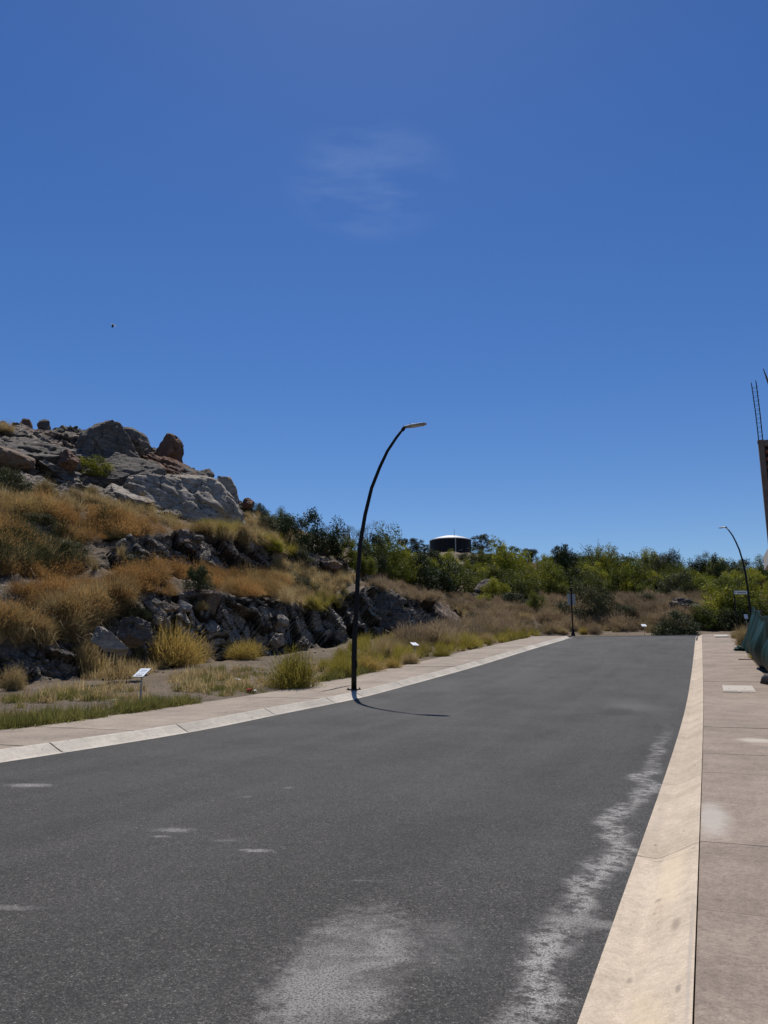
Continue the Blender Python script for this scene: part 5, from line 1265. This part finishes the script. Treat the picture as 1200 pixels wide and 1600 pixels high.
# ------------------------------------------------------------------ unfinished house at the right edge
HY = 27.5; house = empty('unfinished_house', (2.14, HY, 0.4)); tag(house, 'unfinished brick house with a raw concrete corner column at the right edge', 'house')
def hpart(name, lo, hi, mat, parent=house, bev=0.008):
    c = [(a+b)/2 for a, b in zip(lo, hi)]; s_ = [b-a for a, b in zip(lo, hi)]
    bm = bmesh.new(); add_box(bm, (c[0]-2.14, c[1]-HY, c[2]-0.4), s_, None, bev); return bm_obj(name, bm, mat, parent)
col = hpart('corner_column', (2.14, 27.5, 5.05), (2.31, 27.72, 8.55), M['concrete_raw'])
for v in col.data.vertices: v.co.x += 0.006*math.sin(v.co.z*3)
cap = hpart('beam', (2.31+.003, 27.49, 8.40), (5.2, 27.72, 8.60), M['concrete_raw'])
hpart('column_top', (2.12, 27.48, 8.552), (2.33-.02, 27.74, 8.62), M['concrete_raw'])
hpart('floor_slab', (2.15, 27.46, 4.56), (5.2, 30.2, 5.046), M['concrete_pale'])
hpart('side_wall', (3.9, 28.0, 0.3), (5.2, 30.2, 4.55), M['concrete_raw'])
hpart('mortar_wall', (2.32, 27.66, 5.05), (5.2, 27.70, 8.39), M['joint'], bev=0.0)
bme = None; rb = random.Random(2)
for row in range(26):
    for cidx in range(6):
        x0 = 2.33+(0.13 if row % 2 else 0)+cidx*0.262
        if bme is None:
            bm = bmesh.new(); add_box(bm, (0, 0, 0), (0.25, 0.10, 0.118), None, 0.004); o = bm_obj('brick', bm, M['brick'], house); bme = o.data
        else: o = link('brick', bme, None, house)
        o.location = (x0+0.125-2.14, 27.615-HY+rb.uniform(-.004, .004), 5.12+row*0.129-0.4)
rebar = empty('rebar_cage', (2.225, 27.6, 8.55)); tag(rebar, 'tall rebar cage sticking up from the concrete column', 'rebar')
for i, (sx, sy) in enumerate(((-1, -1), (1, -1), (-1, 1), (1, 1))):
    bm = bmesh.new(); add_tube(bm, [(sx*.06, sy*.06, -.1), (sx*.065-.01, sy*.06, 1.0), (sx*.072-.045, sy*.06, 2.05+0.05*i)], 0.011, 6); bm_obj('bar', bm, M['rust'], rebar)
for i in range(13):
    z = 0.06+i*0.155; ox = -0.02*(z/2)**1.5; bm = bmesh.new(); c = [(-.075+ox, -.075, z), (.075+ox, -.075, z+.01), (.075+ox, .075, z), (-.075+ox, .075, z-.01), (-.075+ox, -.075, z)]
    add_tube(bm, c, 0.0055, 5, False); bm_obj('tie', bm, M['rust'], rebar)
bm = bmesh.new(); a = Vector(atY(1192.5, 576, 27.8)); b2 = Vector((3.1, 27.8, 8.62)); add_tube(bm, [a, a.lerp(b2, .2), b2], [.012, .035, .04], 6); o = bm_obj('timber_prop', bm, M['wood']); tag(o, 'pointed timber leaning out above the unfinished house', 'timber')

# ------------------------------------------------------------------ litter and a bird
def crumple(name, px, py, size, mat, label, seed, flat=0.5):
    g = ground_at(px, py, 0, 2); p = g[0] if g else atX(px, py, -13)
    bm = bmesh.new(); bmesh.ops.create_icosphere(bm, subdivisions=3, radius=1.0); rr = random.Random(seed); ph_ = [rr.uniform(0, 6) for _ in range(6)]
    for v in bm.verts:
        q = v.co.copy(); f_ = 1+0.3*math.sin(q.x*6+ph_[0])*math.sin(q.y*7+ph_[1])+0.2*math.sin(q.z*13+ph_[2]+q.x*5); v.co = Vector((q.x*f_*size, q.y*f_*size*0.7, q.z*f_*size*flat))
    o = bm_obj(name, bm, mat); o.location = (float(p[0]), float(p[1]), float(p[2])+size*flat*0.5); return tag(o, label, 'litter')
crumple('plastic_bag', 372, 1067, 0.16, M['bag'], 'crumpled white plastic bag on the dusty lot', 1)
crumple('plastic_bag', 396, 1082, 0.09, M['bag'], 'small white wrapper beside the red cup', 2)
crumple('paper_scrap', 70, 1090, 0.12, M['bag'], 'flat scrap of white paper near the left edge', 3, 0.2)
crumple('paper_scrap', 178, 1096, 0.10, M['bag'], 'pale torn paper left of the nearest lot sign', 4, 0.2)
g = ground_at(388, 1083, 0, 1.5); p = g[0]; bm = bmesh.new(); add_tube(bm, [(-.08, 0, 0), (.08, 0.02, 0.01)], [.045, .062], 12); o = bm_obj('paper_cup', bm, M['red']); o.location = (float(p[0]), float(p[1]), float(p[2])+0.07); tag(o, 'red paper cup lying by the sidewalk edge', 'cup')
BS = 1.35
bird = empty('bird', tuple(float(v) for v in atD(177, 508, 60))); bird.rotation_euler = (0, R(12), YAW)
zc = float((atD(177, 508, 60)-EYEP)@fw); u = zc/F_PX*BS
bm = bmesh.new(); add_tube(bm, [(0.3*u, -2*u, -4.2*u), (0, -1*u, -2*u), (-.3*u, 0, 0), (-.6*u, 1*u, 1.2*u)], [0.35*u, 1.1*u, 1.1*u, 0.5*u], 8); bm_obj('body', bm, M['feather'], bird)
for sgn, L in ((-1, 4.2), (1, 5.2)):
    bm = bmesh.new(); pts_ = [(0, 0, 0.6*u, 1.3*u), (sgn*L*.5*u, 0, (1.1 if sgn < 0 else -.4)*u, 1.1*u), (sgn*L*u, .3*u, (1.8 if sgn < 0 else -.9)*u, .35*u)]; rings = []
    for x, y, z, c in pts_: rings.append([bm.verts.new((x, y-c*.6, z-c*.5)), bm.verts.new((x, y, z+0.12*u)), bm.verts.new((x, y+c*.6, z+c*.5)), bm.verts.new((x, y, z-0.12*u))])
    for a, b in zip(rings, rings[1:]):
        for q in range(4): bm.faces.new((a[q], a[(q+1) % 4], b[(q+1) % 4], b[q]))
    bm.faces.new(rings[0]); bm.faces.new(rings[-1][::-1]); bm_obj('wing', bm, M['feather'], bird)
tag(bird, 'small dark bird flying in the open sky on the left', 'bird')
